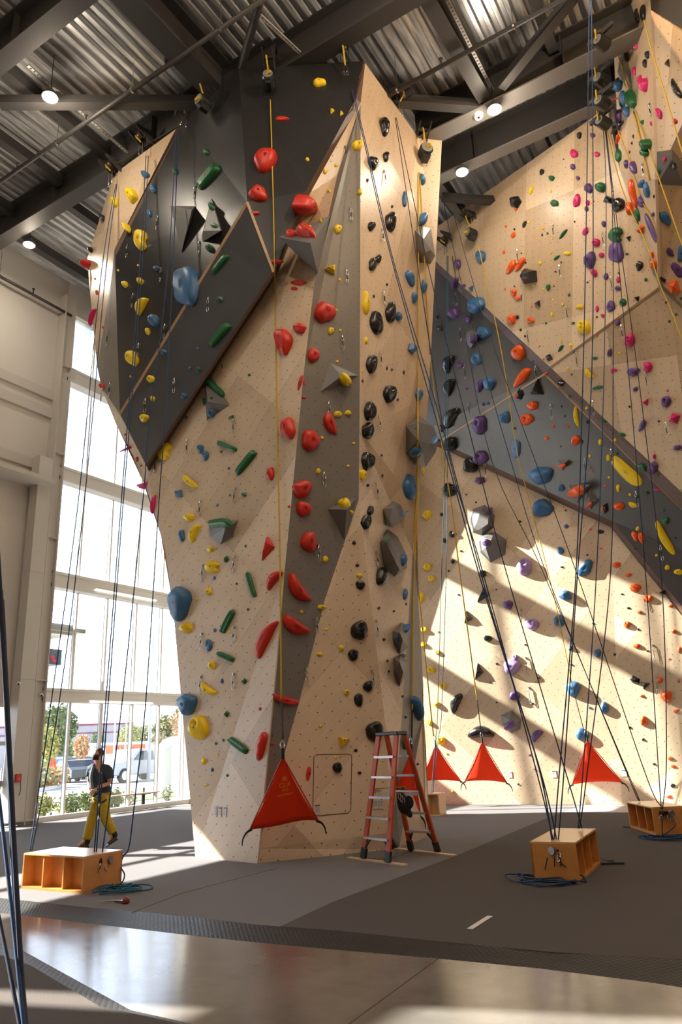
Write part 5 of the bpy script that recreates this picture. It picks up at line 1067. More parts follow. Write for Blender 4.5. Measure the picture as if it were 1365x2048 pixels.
def coil(c, rx, ry, n, lab, mat, seed, extra=()):
    R_ = random.Random(seed); pts = []; ph = 0
    for i in range(n):
        ox, oy, k1, k2, z0 = R_.uniform(-.3, .3) * rx, R_.uniform(-.5, .5) * ry, R_.uniform(.45, 1.0), R_.uniform(.4, 1.1), R_.uniform(.0, .05)
        for j in range(8):
            t = 2 * PI * j / 8 + ph; pts.append(c + Ve((ox + rx * k1 * math.cos(t), oy + ry * k2 * math.sin(t), .012 + z0 * abs(math.sin(t * 1.5)))))
        ph += R_.uniform(-.4, .4)
    m_ = MB(); m_.tube(smooth_pts(pts, 4), .0085, 6); return tag(m_.build('rope_coil', mat, None, smooth=True), lab, 'rope')
coil(at_z(246, 1780), .34, .26, 5, 'loose blue rope heap on the floor right of the left box', ROPEC, 4)
coil(at_z(1100, 1764), .42, .26, 6, 'loose blue rope heap in front of the near right box', ROPEB, 5)
coil(at_z(1335, 1678), .38, .26, 6, 'loose blue rope heap at the foot of the box at the right edge', ROPEB, 6)
def floor_rope(pts, lab, mat=ROPED, r=.008, nm='loose_rope'):
    m_ = MB(); m_.tube(smooth_pts(pts, 5), r, 6); return tag(m_.build(nm, mat, None, smooth=True), lab, 'rope')
floor_rope([at_z(1202, 1716), at_z(1212, 1721), at_z(1228, 1722, .01)], 'thin black rope end trailing right of the near right box')
floor_rope([at_z(1203, 1728, .01), at_z(1225, 1727, .01), at_z(1250, 1727, .01)], 'thicker black strap lying flat right of the near right box', WEBK, .016)
floor_rope([at_z(1247, 1654, .01), at_z(1262, 1654, .01)], 'short dark rope end left of the box at the right edge')
a = at_z(1110, 1706, .32)
for k, (pts, lab) in enumerate((([(1098, 1715, .28), (1094, 1735, .14), (1091, 1757, .01)], 'blue rope tail at the left of the near box front'), ([(1112, 1712, .28), (1112, 1735, .14), (1108, 1760, .01)], 'blue rope tail in the middle of the near box front'), ([(1122, 1712, .28), (1125, 1732, .16), (1112, 1758, .01)], 'blue rope tail bowing in front of the near box'), ([(1122, 1722, .24), (1140, 1738, .12), (1152, 1752, .05), (1150, 1765, .01)], 'blue rope tail sweeping to the lower right of the near box'))):
    floor_rope([at_z(x, y, z) + Ve((0, -.05, 0)) for x, y, z in pts], lab, ROPEB, .007)
for k, (pts, lab) in enumerate((([(1322, 1636, .3), (1322, 1660, .12), (1325, 1674, .01)], 'blue rope tail on the end of the box at the right edge'), ([(1338, 1630, .3), (1348, 1648, .2), (1336, 1662, .1), (1326, 1668, .03)], 'looping rope tail on the end of the box at the right edge'), ([(190, 1728, .3), (210, 1750, .14), (224, 1762, .06), (232, 1776, .01)], 'blue rope tail from the left box to the floor heap'), ([(184, 1730, .3), (180, 1750, .16), (174, 1768, .06)], 'short knotted rope tail on the end of the left box'))):
    floor_rope([at_z(x, y, z) + Ve((.03, -.04, 0)) for x, y, z in pts], lab, ROPED, .008)
# awl-like tool lying on the mat
a, b, c = at_z(196, 1804, .015), at_z(230, 1801, .02), at_z(256, 1802, .03)
r = empty('hand_tool', (a + c) / 2, 'hand tool with a red-brown round handle lying on the floor', 'tool')
m_ = MB(); m_.tube([a, a.lerp(b, .3), b], [.002, .008, .009], 8); m_.build('shaft', CHROME, r)
m_ = MB(); m_.tube([b, b.lerp(c, .5), b.lerp(c, .7), b.lerp(c, .85), c], [.016, .017, .03, .045, .028], 14); m_.build('handle', plain('red brown handle', (.20, .03, .02), .3), r, smooth=True)
# white tape strip on the mat
a, b = at_z(940, 1858, .004), at_z(981, 1832, .004); m_ = MB(); m_.bar(a, b, .055, .003); tag(m_.build('tape_strip', plain('white tape', (.62, .60, .58), .6)), 'short white tape strip stuck on the dark mat', 'tape')
# notices
def notice(px, py, w_, h_, lab, head, words):
    s = surf(px, py); p, n, reg, d = s; up = Ve((0, 0, 1)); up = (up - n * up.dot(n)).normalized(); sx = up.cross(n)
    W_, H_ = w_ * d / F, h_ * d / F; r = empty('notice_card', p, lab, 'notice'); Rm = Matrix((sx, up, n)).transposed()
    m_ = MB(); m_.box(p + n * .008, (W_, H_, .008), Rm); m_.build('card', plain('white card', (.66, .66, .66), .5), r)
    m_ = MB(); m_.box(p + n * .014 + up * H_ * .38, (W_ * .8, H_ * .13, .003), Rm); m_.build('heading_band', plain(head[0], head[1], .5), r)
    m_ = MB()
    for k in range(words): m_.box(p + n * .0135 + up * H_ * (.18 - .11 * k) - sx * W_ * (.03 * (k % 2)), (W_ * .7, H_ * .03, .002), Rm)
    m_.build('text_lines', plain('grey print', (.25, .25, .27), .6), r)
notice(432, 1624, 8, 19, 'leftmost of three small white route cards on the pale left face', ('pale heading', (.5, .5, .52)), 5)
notice(441, 1624, 8, 19, 'middle small white route card, with a blue heading', ('blue heading', (.03, .12, .45)), 5)
notice(451, 1624, 8, 19, 'rightmost small white route card, with a green heading', ('green heading', (.03, .22, .12)), 5)
notice(635, 1618, 13, 18, 'white notice with a red heading beside the front belay gate', ('red heading', (.40, .05, .03)), 5)
notice(751, 1609, 10, 16, 'left one of two white notices seen through the ladder', ('grey heading', (.4, .4, .4)), 4)
notice(762, 1609, 10, 16, 'right one of two white notices seen through the ladder', ('grey heading', (.4, .4, .4)), 4)
notice(1021, 1549, 8, 12, 'small white card right of the middle orange gate', ('grey heading', (.4, .4, .4)), 3)
notice(1109, 1548, 9, 13, 'small white card between the middle and rightmost gates', ('navy heading', (.1, .1, .25)), 3)
notice(1249, 1546, 10, 13, 'small white card right of the rightmost gate', ('navy heading', (.1, .1, .25)), 3)
# hatch outline in the tower foot
hp = []
for (x, y) in ((634, 1509), (700, 1508), (704, 1512), (702, 1620), (696, 1626), (632, 1632), (626, 1627), (628, 1514), (634, 1509)):
    p, n, reg, d = surf(x, y); hp.append(p + n * .001)
m_ = MB(); m_.tube(hp, .006, 5); tag(m_.build('hatch_outline', plain('saw kerf', (.10, .05, .02), .8)), 'rounded outline of an access hatch cut in the tower foot', 'hatch')
# ---------------------------------------------------------------- ladder
FG = plain('orange fibreglass', (.62, .085, .018), .4); LAL = plain('dull aluminium', (.45, .43, .45), .35, metal=.6, noise=.04)
f1, f2, r1, r2 = at_z(727, 1717, .02), at_z(776, 1725, .02), at_z(823, 1700, .02), at_z(876, 1703, .02)
tf1, tf2, tr1, tr2 = at_z(767, 1472, 1.72), at_z(790, 1470, 1.72), at_z(780, 1472, 1.72), at_z(800, 1476, 1.72)
cT = (f1 + f2 + r1 + r2) / 4; sdv = ((f2 - f1) + (r2 - r1)).normalized(); cT.z = 1.7; fw = (r1 + r2 - f1 - f2); fw.z = 0; fw.normalize()
cT = at_z(783, 1470, 1.70)
tf1, tf2, tr1, tr2 = cT - sdv * .20 - fw * .06, cT + sdv * .16 - fw * .06, cT - sdv * .18 + fw * .09, cT + sdv * .18 + fw * .09
lad = empty('step_ladder', (f1 + f2 + r1 + r2) / 4, 'orange and aluminium twin step ladder standing on two planks by the tower', 'ladder')
for a, b in ((f1, tf1), (f2, tf2), (r1, tr1), (r2, tr2)):
    a2 = a.lerp(b, .05); m_ = MB(); m_.bar(a2, b, .035, .075, up=sdv); m_.build('side_rail', FG, lad)
    m_ = MB(); m_.bar(a, a.lerp(b, .085), .05, .09, up=sdv); m_.build('foot', BLACK, lad)
for (a, b, c, d_), s in (((f1, tf1, f2, tf2), -1), ((r1, tr1, r2, tr2), 1)):
    for k in range(5):
        t = .17 + .163 * k; pa, pb = a.lerp(b, t), c.lerp(d_, t); m_ = MB(); m_.bar(pa, pb, .085, .03, up=Ve((0, 0, 1))); m_.build('step', LAL, lad)
    for pa, pb, sg in ((a, b, 1), (c, d_, -1)):
        m_ = MB(); m_.tube(smooth_pts([pa.lerp(pb, .06), pa.lerp(pb, .12) + (c - a) * .10 * sg, pa.lerp(pb, .17) + (c - a) * .22 * sg], 4), .018, 6); m_.build('corner_brace', BLACK, lad)
m_ = MB(); m_.bar(cT - sdv * .22 + Ve((0, 0, .02)), cT + sdv * .22 + Ve((0, 0, .02)), .22, .05); m_.build('top_cap', BLACK, lad, bevel=.01)
for sg, x in ((-1, .19), (1, .18)):
    pa, pb = (f1.lerp(tf1, .55), r1.lerp(tr1, .52)) if sg < 0 else (f2.lerp(tf2, .55), r2.lerp(tr2, .52)); m_ = MB(); m_.bar(pa, pb, .012, .025); m_.build('spreader_bar', LAL, lad)
for (tt, w_) in ((.80, .04), (.66, .04), (.5, .05)):
    c = r2.lerp(tr2, tt) + (r2 - r1).normalized() * .0 - fw * .0; m_ = MB(); m_.bar(r2.lerp(tr2, tt) + sdv * .02, r2.lerp(tr2, tt - .09) + sdv * .02, .006, .05, up=sdv); m_.build('sticker', plain('white sticker', (.5, .5, .5), .5), lad)
for a, b, lab in (((697, 1715), (812, 1730), 'pale wooden plank under the near feet of the ladder'), ((793, 1697), (910, 1711), 'pale wooden plank under the far feet of the ladder')):
    pa, pb = at_z(*a, .01), at_z(*b, .01); m_ = MB(); m_.bar(pa, pb, .09, .018, up=Ve((0, 0, 1))); tag(m_.build('plank', plain('pine plank', (.62, .47, .29), .6, noise=.1)), lab, 'plank')
# harness hanging inside the ladder
hc = (f2.lerp(tf2, .55) + r1.lerp(tr1, .5)) / 2; hc = at_d(808, 1590, depth(hc))
hr = empty('climbing_harness', hc, 'black and olive climbing harness hanging inside the ladder', 'harness')
m_ = MB(); m_.tube(smooth_pts([hc + Ve((0, 0, .12)), hc + Ve((-.03, 0, .04)), hc + Ve((.02, 0, -.02))], 4), .02, 8); m_.box(hc + Ve((0, 0, .06)), (.10, .04, .05)); m_.build('buckle', plain('olive webbing', (.10, .09, .04), .6), hr)
m_ = MB(); m_.ell(hc + Ve((.0, 0, -.14)), (.11, .06, .12)); m_.ell(hc + Ve((.08, 0, -.10)), (.07, .05, .09)); m_.ell(hc + Ve((-.06, .0, -.08)), (.05, .05, .12)); m_.tube(smooth_pts([hc + Ve((0, 0, -.02)), hc + Ve((.07, 0, -.2)), hc + Ve((.09, 0, -.28)), hc + Ve((.02, 0, -.24))], 4), .028, 8); m_.build('padding', WEBK, hr, smooth=True)
for k in range(3):
    m_ = MB(); q_ = hc + Ve((-.04 + .03 * k, -.05, -.02 - .03 * k)); m_.tube([q_ + Ve((math.cos(t) * .02, 0, math.sin(t) * .045)) for t in [2 * PI * i / 12 for i in range(12)]], .005, 6, closed=True); m_.build('carabiner', CHROME, hr)
m_ = MB(); pa, pb = f1.lerp(tf1, .56), at_d(812, 1573, depth(hc)); m_.bar(pa, pb, .012, .012); m_.build('hanging_strap', WEBY, hr)
# ---------------------------------------------------------------- outside
GZ = -.05
def pd(px, d, z=None):
    v = ray(px, 1500); v.z = 0; v.normalize(); return Ve((v.x * d, v.y * d, GZ if z is None else z))
def ground(name, pts, z, mat, lab=None, cat=None, kind=None, t=.05):
    m_ = MB(); m_.prism([Ve((x, y, z)) for x, y in pts], (0, 0, -t)); o = m_.build(name, mat)
    if lab: tag(o, lab, cat)
    if kind: o['kind'] = kind
    return o
ASPH = plain('pale asphalt', (.36, .35, .34), .9, noise=.1, scale=3)
ground('parking_lot', [(-24.5, -30), (-24.5, 120), (-160, 160), (-160, -30)], GZ, ASPH, kind='structure')
ground('sidewalk', [(-20.2, -30), (-20.2, 60), (-24.5, 60), (-24.5, -30)], GZ + .03, plain('sidewalk concrete', (.45, .44, .42), .9), kind='structure')
ground('planting_bed', [(-17.95, -30), (-17.95, 60), (-20.2, 60), (-20.2, -30)], GZ + .02, plain('gravel', (.40, .37, .33), .95, noise=.4, scale=40), kind='structure')
ground('lawn', [(-21.0, 13), (-21.0, 60), (-22.6, 60), (-22.6, 13)], GZ + .06, plain('lawn', (.20, .26, .06), .95, noise=.4, scale=30), kind='structure')
def leafcloud(name, c, r, n, cols, parent=None, leaf=.12, seed=1, squash=1):
    R_ = random.Random(seed); m_ = MB()
    for i in range(n):
        while True:
            v = Ve((R_.uniform(-1, 1), R_.uniform(-1, 1), R_.uniform(-1, 1)))
            if v.length < 1: break
        v = v * (.55 + .45 * R_.random()) if v.length > .5 else v
        p = Ve(c) + Ve((v.x * r[0], v.y * r[1], v.z * r[2])); s = leaf * R_.uniform(.6, 1.3)
        a = Ve((R_.gauss(0, 1), R_.gauss(0, 1), R_.gauss(0, 1))).normalized(); b = a.orthogonal().normalized()
        m_.add([p - a * s, p + b * s * .5, p + a * s, p - b * s * .5], [[0, 1, 2, 3]], R_.randrange(len(cols)))
    return m_.build(name, cols, parent, normals=False)
LG = [plain('leaf dark green', (.04, .09, .025), .7), plain('leaf green', (.09, .15, .04), .7), plain('leaf olive', (.16, .18, .06), .7)]
LY = [plain('leaf yellow', (.42, .36, .10), .7), plain('leaf pale green', (.25, .30, .09), .7), plain('leaf green', (), .7)] if False else [plain('leaf yellow', (.42, .36, .10), .7), plain('leaf pale green', (.25, .30, .09), .7)]
LO = [plain('leaf orange', (.52, .30, .10), .7), plain('leaf straw', (.50, .40, .22), .7), plain('leaf rust', (.50, .16, .05), .7)]
LP = [plain('grass plume', (.62, .55, .42), .8), plain('leaf pale green', (), .7)]
BARK = plain('bark', (.16, .12, .09), .9, noise=.3)
def tree(px, py, d, h, rad, lab, cols, seed, n=700, trunk=.12, leaf=.25):
    v = ray(px, py); v.z = 0; v.normalize(); b = Ve((v.x * d, v.y * d, GZ))
    r = empty('tree', b, lab, 'tree'); m_ = MB(); R_ = random.Random(seed)
    m_.tube([b, b + Ve((.1, 0, h * .4)), b + Ve((0, .1, h * .75))], [trunk, trunk * .7, trunk * .3], 8)
    for k in range(5):
        a = R_.uniform(0, 6.28); s = b + Ve((0, 0, h * (.3 + .08 * k))); m_.tube([s, s + Ve((math.cos(a) * rad * .5, math.sin(a) * rad * .5, h * .18))], [trunk * .4, trunk * .1], 6)
    m_.build('trunk', BARK, r)
    cl = MB(); 
    leafcloud('foliage', b + Ve((0, 0, h * .68)), (rad, rad, h * .34), n, cols, r, leaf, seed)
    return r
tree(112, 1500, 76, 6.5, 1.95, 'tall dark green pine-like tree beyond the parked cars at left', LG, 3, 5000, .25, .20)
tree(88, 1500, 52, 3.6, 1.05, 'small yellow-green tree at the left of the parking lot', LY, 4, 2600, .10, .13)
tree(68, 1500, 52, 3.3, .5, 'slender pale tree beside the small yellow-green one', LY, 14, 900, .07, .13)
tree(163, 1500, 72, 3.6, .8, 'small orange autumn tree behind the dark car', LO, 5, 1500, .09, .13)
tree(128, 1500, 88, 3.2, 2.2, 'broad low dark tree behind the cars', LG, 6, 3000, .2, .22)
tree(194, 1500, 120, 5.2, 1.0, 'narrow dark conifer in front of the low building', LG, 7, 1400, .1, .2)
tree(260, 1500, 122, 6.2, 2.2, 'olive tree at the right end of the low building', LY + LG[2:], 8, 2200, .15, .2)
tree(294, 1500, 136, 6.9, 3.0, 'brownish bare looking tree behind the white truck', [LO[1], LG[2], LG[2]], 9, 1800, .15, .18)
tree(334, 1500, 70, 4.9, 1.6, 'green and brown tree behind the white tent', LG[1:] + LO[1:2], 10, 2400, .15, .2)
tree(360, 1500, 66, 5.6, 1.1, 'thin bare autumn tree at the right end of the windows', LO[1:] + LG[1:2], 11, 700, .12, .15)
def bush(px, py, r, lab, cols, seed, n=260, leaf=.05, name='bush'):
    b = at_z(px, py, GZ); rt = empty(name, b, lab, 'bush'); m_ = MB()
    for k in range(6):
        a = k * 1.05; m_.tube([b, b + Ve((math.cos(a) * r[0] * .5, math.sin(a) * r[1] * .5, r[2]))], [.015, .006], 5)
    m_.build('stem', BARK, rt); leafcloud('foliage', b + Ve((0, 0, r[2])), r, n, cols, rt, leaf, seed); return rt
bush(84, 1640, (.38, .42, .38), 'round yellow-green shrub outside the first pane', [LY[1], LY[0], LG[1]], 21, 700)
bush(138, 1633, (.38, .45, .36), 'wide green shrub outside the second pane', [LY[1], LG[1]], 22, 700)
bush(173, 1627, (.34, .42, .34), 'green shrub outside, left of the walking person', [LY[1], LG[1]], 23, 700)
bush(226, 1622, (.34, .42, .36), 'leafy green shrub outside, right of the walking person', [LG[1], LG[0], LY[1]], 24, 700)
bush(262, 1615, (.25, .3, .28), 'sparse grassy plant outside the fourth pane', [LP[0], LG[1]], 25, 200)
bush(334, 1606, (.25, .35, .3), 'sparse grassy plant outside the fifth pane', [LP[0], LG[1]], 26, 200)
bush(92, 1577, (1.5, 1.3, .62), 'big ornamental grass clump with orange plumes by the car park', [LP[0], LP[1], LO[0], LO[2]], 27, 3000, .12)
bush(56, 1582, (1.3, 1.2, .9), 'pale feathery ornamental grass at the left edge of the car park', [LP[0], LP[1], LY[1]], 28, 2500, .12)
a_, b_ = at_z(55, 1588, GZ), at_z(122, 1574, GZ); m_ = MB(); m_.bar(a_ + Ve((0, 0, .08)), b_ + Ve((0, 0, .08)), .25, .16); tag(m_.build('kerb', plain('kerb concrete', (.5, .48, .45), .9)), 'pale concrete kerb in front of the ornamental grass', 'kerb')
# cars
def wheel(m_, c, ax, r=.36, w=.24):
    m_.tube([c - ax * w / 2, c + ax * w / 2], r, 18)
def car(px, py, ang, prof, L, W, mat, lab, name, wheels=(.18, .80), win=None, z=GZ, wr=.36):
    """prof: side outline (t along length 0..1, height m); win: glazed outline"""
    c = pd(px, py); vv = c.xy.normalized(); a0 = math.atan2(vv.y, vv.x); dx = Ve((math.cos(a0 + ang), math.sin(a0 + ang), 0)); dy = Ve((-dx.y, dx.x, 0)); r = empty(name, c, lab, 'car')
    def pp(t, h, s): return c + dx * (t - .5) * L + dy * s * W / 2 + Ve((0, 0, h))
    m_ = MB(); m_.prism([pp(t, h, -1) for t, h in prof], dy * W); m_.build('body', mat, r, bevel=.06)
    GL = plain('car glass', (.03, .05, .06), .08)
    for s in (-1, 1):
        m_ = MB(); m_.prism([pp(t, h, s * 1.005) for t, h in win], dy * s * .02); m_.build('side_window', GL, r)
        for t in wheels:
            w_ = pp(t, wr, s * .93); m_ = MB(); wheel(m_, w_, dy, wr); o = m_.build('wheel', plain('tyre', (.02, .02, .02), .8), r)
            m_ = MB(); wheel(m_, w_ + dy * s * .12, dy, wr * .6, .04); q_ = m_.build('hub_cap', CHROME, o)
            q_.matrix_parent_inverse = Matrix.Translation(-r.location)
    return r, pp, c, dx, dy
suv = [(0, .3), (0, .85), (.04, 1.05), (.12, 1.5), (.22, 1.68), (.62, 1.70), (.78, 1.12), (.97, .95), (1, .7), (1, .3)]
suvw = [(.10, 1.08), (.17, 1.48), (.24, 1.58), (.60, 1.60), (.72, 1.12)]
sed = [(0, .3), (0, .8), (.12, 1.0), (.25, 1.42), (.55, 1.45), (.74, 1.0), (.97, .85), (1, .6), (1, .3)]
sedw = [(.16, 1.0), (.27, 1.34), (.54, 1.36), (.69, 1.0)]
NAV = plain('dark navy car paint', (.02, .03, .045), .2); RED = plain('red car paint', (.62, .02, .03), .25); WHI = plain('white car paint', (.36, .37, .38), .25); BLU = plain('blue grey car paint', (.18, .24, .34), .25)
van = math.atan2(.84, .54)
car(149, 56, .35, sed, 4.7, 1.85, NAV, 'dark blue-black sedan parked beyond the second pane', 'parked_car', win=sedw)
car(108, 68, .5, suv, 4.6, 1.85, NAV, 'dark hatchback parked behind the ornamental grass', 'parked_car', win=suvw)
car(88, 66, .6, suv, 4.4, 1.85, BLU, 'pale blue-grey car parked at far left', 'parked_car', win=suvw)
car(180, 62, PI + .3, sed, 4.2, 1.8, RED, 'bright red car just left of the walking person', 'parked_car', win=sedw)
car(164, 84, 1.2, suv, 4.5, 1.85, WHI, 'white van behind the red car', 'parked_car', win=suvw)
pick = [(0, .45), (0, 1.15), (.34, 1.18), (.36, 1.88), (.40, 1.95), (.62, 1.95), (.75, 1.28), (.97, 1.12), (1, .9), (1, .42)]
pickw = [(.38, 1.25), (.40, 1.8), (.60, 1.82), (.70, 1.28)]
r, pp, c, dx, dy = car(270, 51, PI - .75, pick, 5.8, 2.0, WHI, 'silver white pickup truck facing left, outside right of the person', 'pickup_truck', win=pickw, wheels=(.17, .83), wr=.42)
m_ = MB(); m_.prism([pp(1.002, h, s) for h, s in ((.75, -.7), (1.08, -.7), (1.08, .7), (.75, .7))], dx * .03); m_.build('grille', plain('grille', (.08, .08, .09), .4), r)
for s in (-1, 1): m_ = MB(); m_.box(pp(.995, .95, s * .82), (.25, .25, .22)); m_.build('headlight', plain('headlight', (.8, .8, .78), .1), r)
m_ = MB(); m_.box(pp(1.01, .58, 0), (.25, .25, .2)); m_.bar(pp(1.0, .55, -.95), pp(1.0, .55, .95), .22, .25); m_.build('bumper', CHROME, r)
# box truck with its printed side, orange lift in front of it
c = at_z(232, 1545, GZ); dx = Ve((.54, .84, 0)).normalized(); dy = Ve((-dx.y, dx.x, 0))
vd = ray(232, 1500); vd.z = 0; vd.normalize(); c = Ve((vd.x * 110, vd.y * 110, GZ))
t = empty('box_truck', c, 'long white box truck with a printed side behind the pickup', 'truck')
WB = plain('white box body', (.68, .70, .74), .5)
m_ = MB(); m_.bar(c - dx * 4.2 + Ve((0, 0, 2.0)), c + dx * 4.4 + Ve((0, 0, 2.0)), 2.3, 2.5); m_.build('box_body', WB, t)
m_ = MB(); m_.bar(c - dx * 5.6 + Ve((0, 0, 1.35)), c - dx * 4.3 + Ve((0, 0, 1.35)), 2.1, 1.7); m_.build('cab', WHI, t, bevel=.1)
m_ = MB(); m_.bar(c - dx * 4.2 + Ve((0, 0, .6)), c + dx * 4.4 + Ve((0, 0, .6)), 1.8, .25); m_.build('chassis', BLACK, t)
for k in (-4.9, 2.2, 3.3):
    m_ = MB(); wheel(m_, c + dx * k - dy * -1.0 + Ve((0, 0, .45)), dy, .45); wheel(m_, c + dx * k + dy * -1.0 + Ve((0, 0, .45)), dy, .45); m_.build('wheel', BLACK, t)
near = -dy if (-dy).dot(EYE - c) > 0 else dy
sf = c + near * 1.17
def quad(p, w_, h_, mat, name, par, off=.01):
    m_ = MB(); m_.bar(p - dx * w_ / 2, p + dx * w_ / 2, .02, h_); return m_.build(name, mat, par)
ORG = plain('orange print', (.80, .16, .05), .5); NVY = plain('navy print', (.04, .04, .14), .5)
quad(sf + dx * 1.1 + Ve((0, 0, 2.35)), 5.3, 1.1, ORG, 'printed_panel', t)
def text(body, p, xdir, ydir, size, mat, name, par, ext=.01, align='CENTER'):
    cu = bpy.data.curves.new(name, 'FONT'); cu.body = body; cu.size = size; cu.extrude = ext; cu.align_x = align; cu.align_y = 'CENTER'
    tmp = bpy.data.objects.new(name, cu); me = bpy.data.meshes.new_from_object(tmp); bpy.data.objects.remove(tmp)
    xd, yd = Ve(xdir).normalized(), Ve(ydir).normalized(); zd = xd.cross(yd).normalized()
    Mx = Matrix((xd, yd, zd)).transposed().to_4x4(); Mx.translation = Ve(p) - (par.location if par else Ve()); me.transform(Mx)
    me.materials.clear(); me.materials.append(mat)
    o = bpy.data.objects.new(name, me); COL.objects.link(o)
    if par: o.location = par.location; o.parent = par; o.matrix_parent_inverse = Matrix.Translation(-par.location)
    return o
rgt = dx if dx.dot(right) > 0 else -dx
text('q ı oɿ ɔo ɿ p', sf + near * .03 + dx * 1.1 + Ve((0, 0, 2.45)), rgt, (0, 0, 1), .8, plain('white print', (.8, .8, .8), .5), 'lettering', t) if False else text('d lo oq', sf + near * .03 + dx * 1.1 + Ve((0, 0, 2.4)), rgt, (0, 0, 1), .95, NVY, 'lettering', t)
m_ = MB(); bp_ = [sf - dx * 3.4 + Ve((0, 0, 2.9)), sf - dx * 2.6 + Ve((0, 0, 2.5)), sf - dx * 1.7 + Ve((0, 0, 2.55)), sf - dx * 1.5 + Ve((0, 0, 2.85)), sf - dx * 2.2 + Ve((0, 0, 2.95)), sf - dx * 2.7 + Ve((0, 0, 2.7))]
m_.prism(bp_, near * .02); m_.build('printed_bird', plain('slate print', (.10, .14, .20), .5), t)
lf = empty('scissor_lift', c + near * 6.0 + dx * 1.0, 'orange scissor lift platform parked before the box truck', 'lift')
b0 = c + near * 6.0 + dx * 1.0
m_ = MB(); m_.bar(b0 - dx * 1.3 + Ve((0, 0, .5)), b0 + dx * 1.3 + Ve((0, 0, .5)), 1.0, .45); m_.build('base', ORG, lf)
for k in (0, 1):
    for s in (-1, 1): m_ = MB(); m_.bar(b0 + dx * s * 1.2 + Ve((0, 0, .8 + .3 * k)), b0 - dx * s * 1.2 + Ve((0, 0, 1.1 + .3 * k)), .08, .1); m_.build('scissor_arm', ORG, lf)
m_ = MB(); m_.bar(b0 - dx * 1.4 + Ve((0, 0, 1.5)), b0 + dx * 1.4 + Ve((0, 0, 1.5)), 1.0, .12)
for k in range(7): m_.bar(b0 + dx * (-1.35 + .45 * k) + Ve((0, 0, 1.5)), b0 + dx * (-1.35 + .45 * k) + Ve((0, 0, 2.6)), .06, .06)
for z in (2.0, 2.6): m_.bar(b0 - dx * 1.4 + Ve((0, 0, z)), b0 + dx * 1.4 + Ve((0, 0, z)), .06, .06)
m_.build('railing', ORG, lf)
# low building across the lot
vd = ray(160, 1480); vd.z = 0; vd.normalize(); c = Ve((vd.x * 140, vd.y * 140, GZ)); bx = Ve((-vd.y, vd.x, 0)); bx = bx if bx.dot(right) > 0 else -bx
b = empty('building', c, 'long low grey building with dark red bands across the car park', 'building')
m_ = MB(); m_.bar(c - bx * 14 + Ve((0, 0, 3.35)), c + bx * 8.5 + Ve((0, 0, 3.35)), 12, 6.7, up=(0, 0, 1)); m_.build('wall', plain('grey masonry', (.30, .28, .30), .8), b)
m_ = MB()
for z, h_ in ((6.65, .3), (5.3, .2)): m_.bar(c - bx * 14 - vd * 6.05 + Ve((0, 0, z)), c + bx * 8.5 - vd * 6.05 + Ve((0, 0, z)), .12, h_)
m_.build('band', plain('dark red band', (.16, .03, .06), .6), b)
for k in range(4): m_ = MB(); m_.bar(c + bx * (3.2 + 1.6 * (k % 4)) - vd * 6.06 + Ve((0, 0, 1.7)), c + bx * (3.2 + 1.6 * k + .9) - vd * 6.06 + Ve((0, 0, 1.7)), .06, 1.2); m_.build('window', plain('pale pane', (.45, .55, .62), .1), b)
for (px, h_, d_, lab) in ((228, 7.0, 100, 'grey utility pole left of the pickup'), (251, 6.8, 102, 'second utility pole behind the box truck'), (299, 9.0, 50, 'tall thin lamp pole above the pickup'), (362, 10, 30, 'thin pole at the right end of the windows')):
    v = ray(px, 1500); v.z = 0; v.normalize(); p = Ve((v.x * d_, v.y * d_, GZ)); m_ = MB(); m_.tube([p, p + Ve((0, 0, h_))], [.12, .08], 8); tag(m_.build('utility_pole', plain('grey pole', (.35, .35, .36), .7)), lab, 'pole')
# traffic cone shaped orange flag
p = pd(99, 53); m_ = MB(); m_.add([p + Ve((0, 0, .05)), p + Ve((.5, .4, .05)), p + Ve((.2, .2, 2.4))], [[0, 1, 2]]); m_.tube([p, p + Ve((.1, .1, 1.3)), p + Ve((.2, .2, 2.6))], [.42, .22, .03], 12); tag(m_.build('marker_cone', plain('red orange cone', (.75, .06, .03), .5)), 'tall red-orange cone rising above the cars at far left', 'cone')
# white inflatable tent
c = at_z(344, 1586, GZ); rt = empty('inflatable_tent', c, 'white domed fabric tent outside the last two panes', 'tent')
TW = plain('white tent fabric', (.46, .46, .45), .6, noise=.05, bump=.4, scale=6)
m_ = MB(); nn = 40; prof_ = [(0, 1.0), (.25, 1.02), (.3, .98), (1.2, .93), (1.9, .98), (2.05, 1.1), (2.35, 1.0), (2.6, .72), (2.75, .35), (2.8, .02)]
for i, (z, r_) in enumerate(prof_):
    for j in range(nn):
        a = 2 * PI * j / nn; rr = r_ * .62 * (1 + (.035 * math.cos(a * 14) if 2 <= i <= 4 else 0)); m_.v.append(c + Ve((rr * math.cos(a), rr * math.sin(a), z * .82)))
for i in range(len(prof_) - 1):
    for j in range(nn): m_.f.append([i * nn + j, i * nn + (j + 1) % nn, (i + 1) * nn + (j + 1) % nn, (i + 1) * nn + j]); m_.m.append(0)
m_.build('canopy', TW, rt, smooth=True)
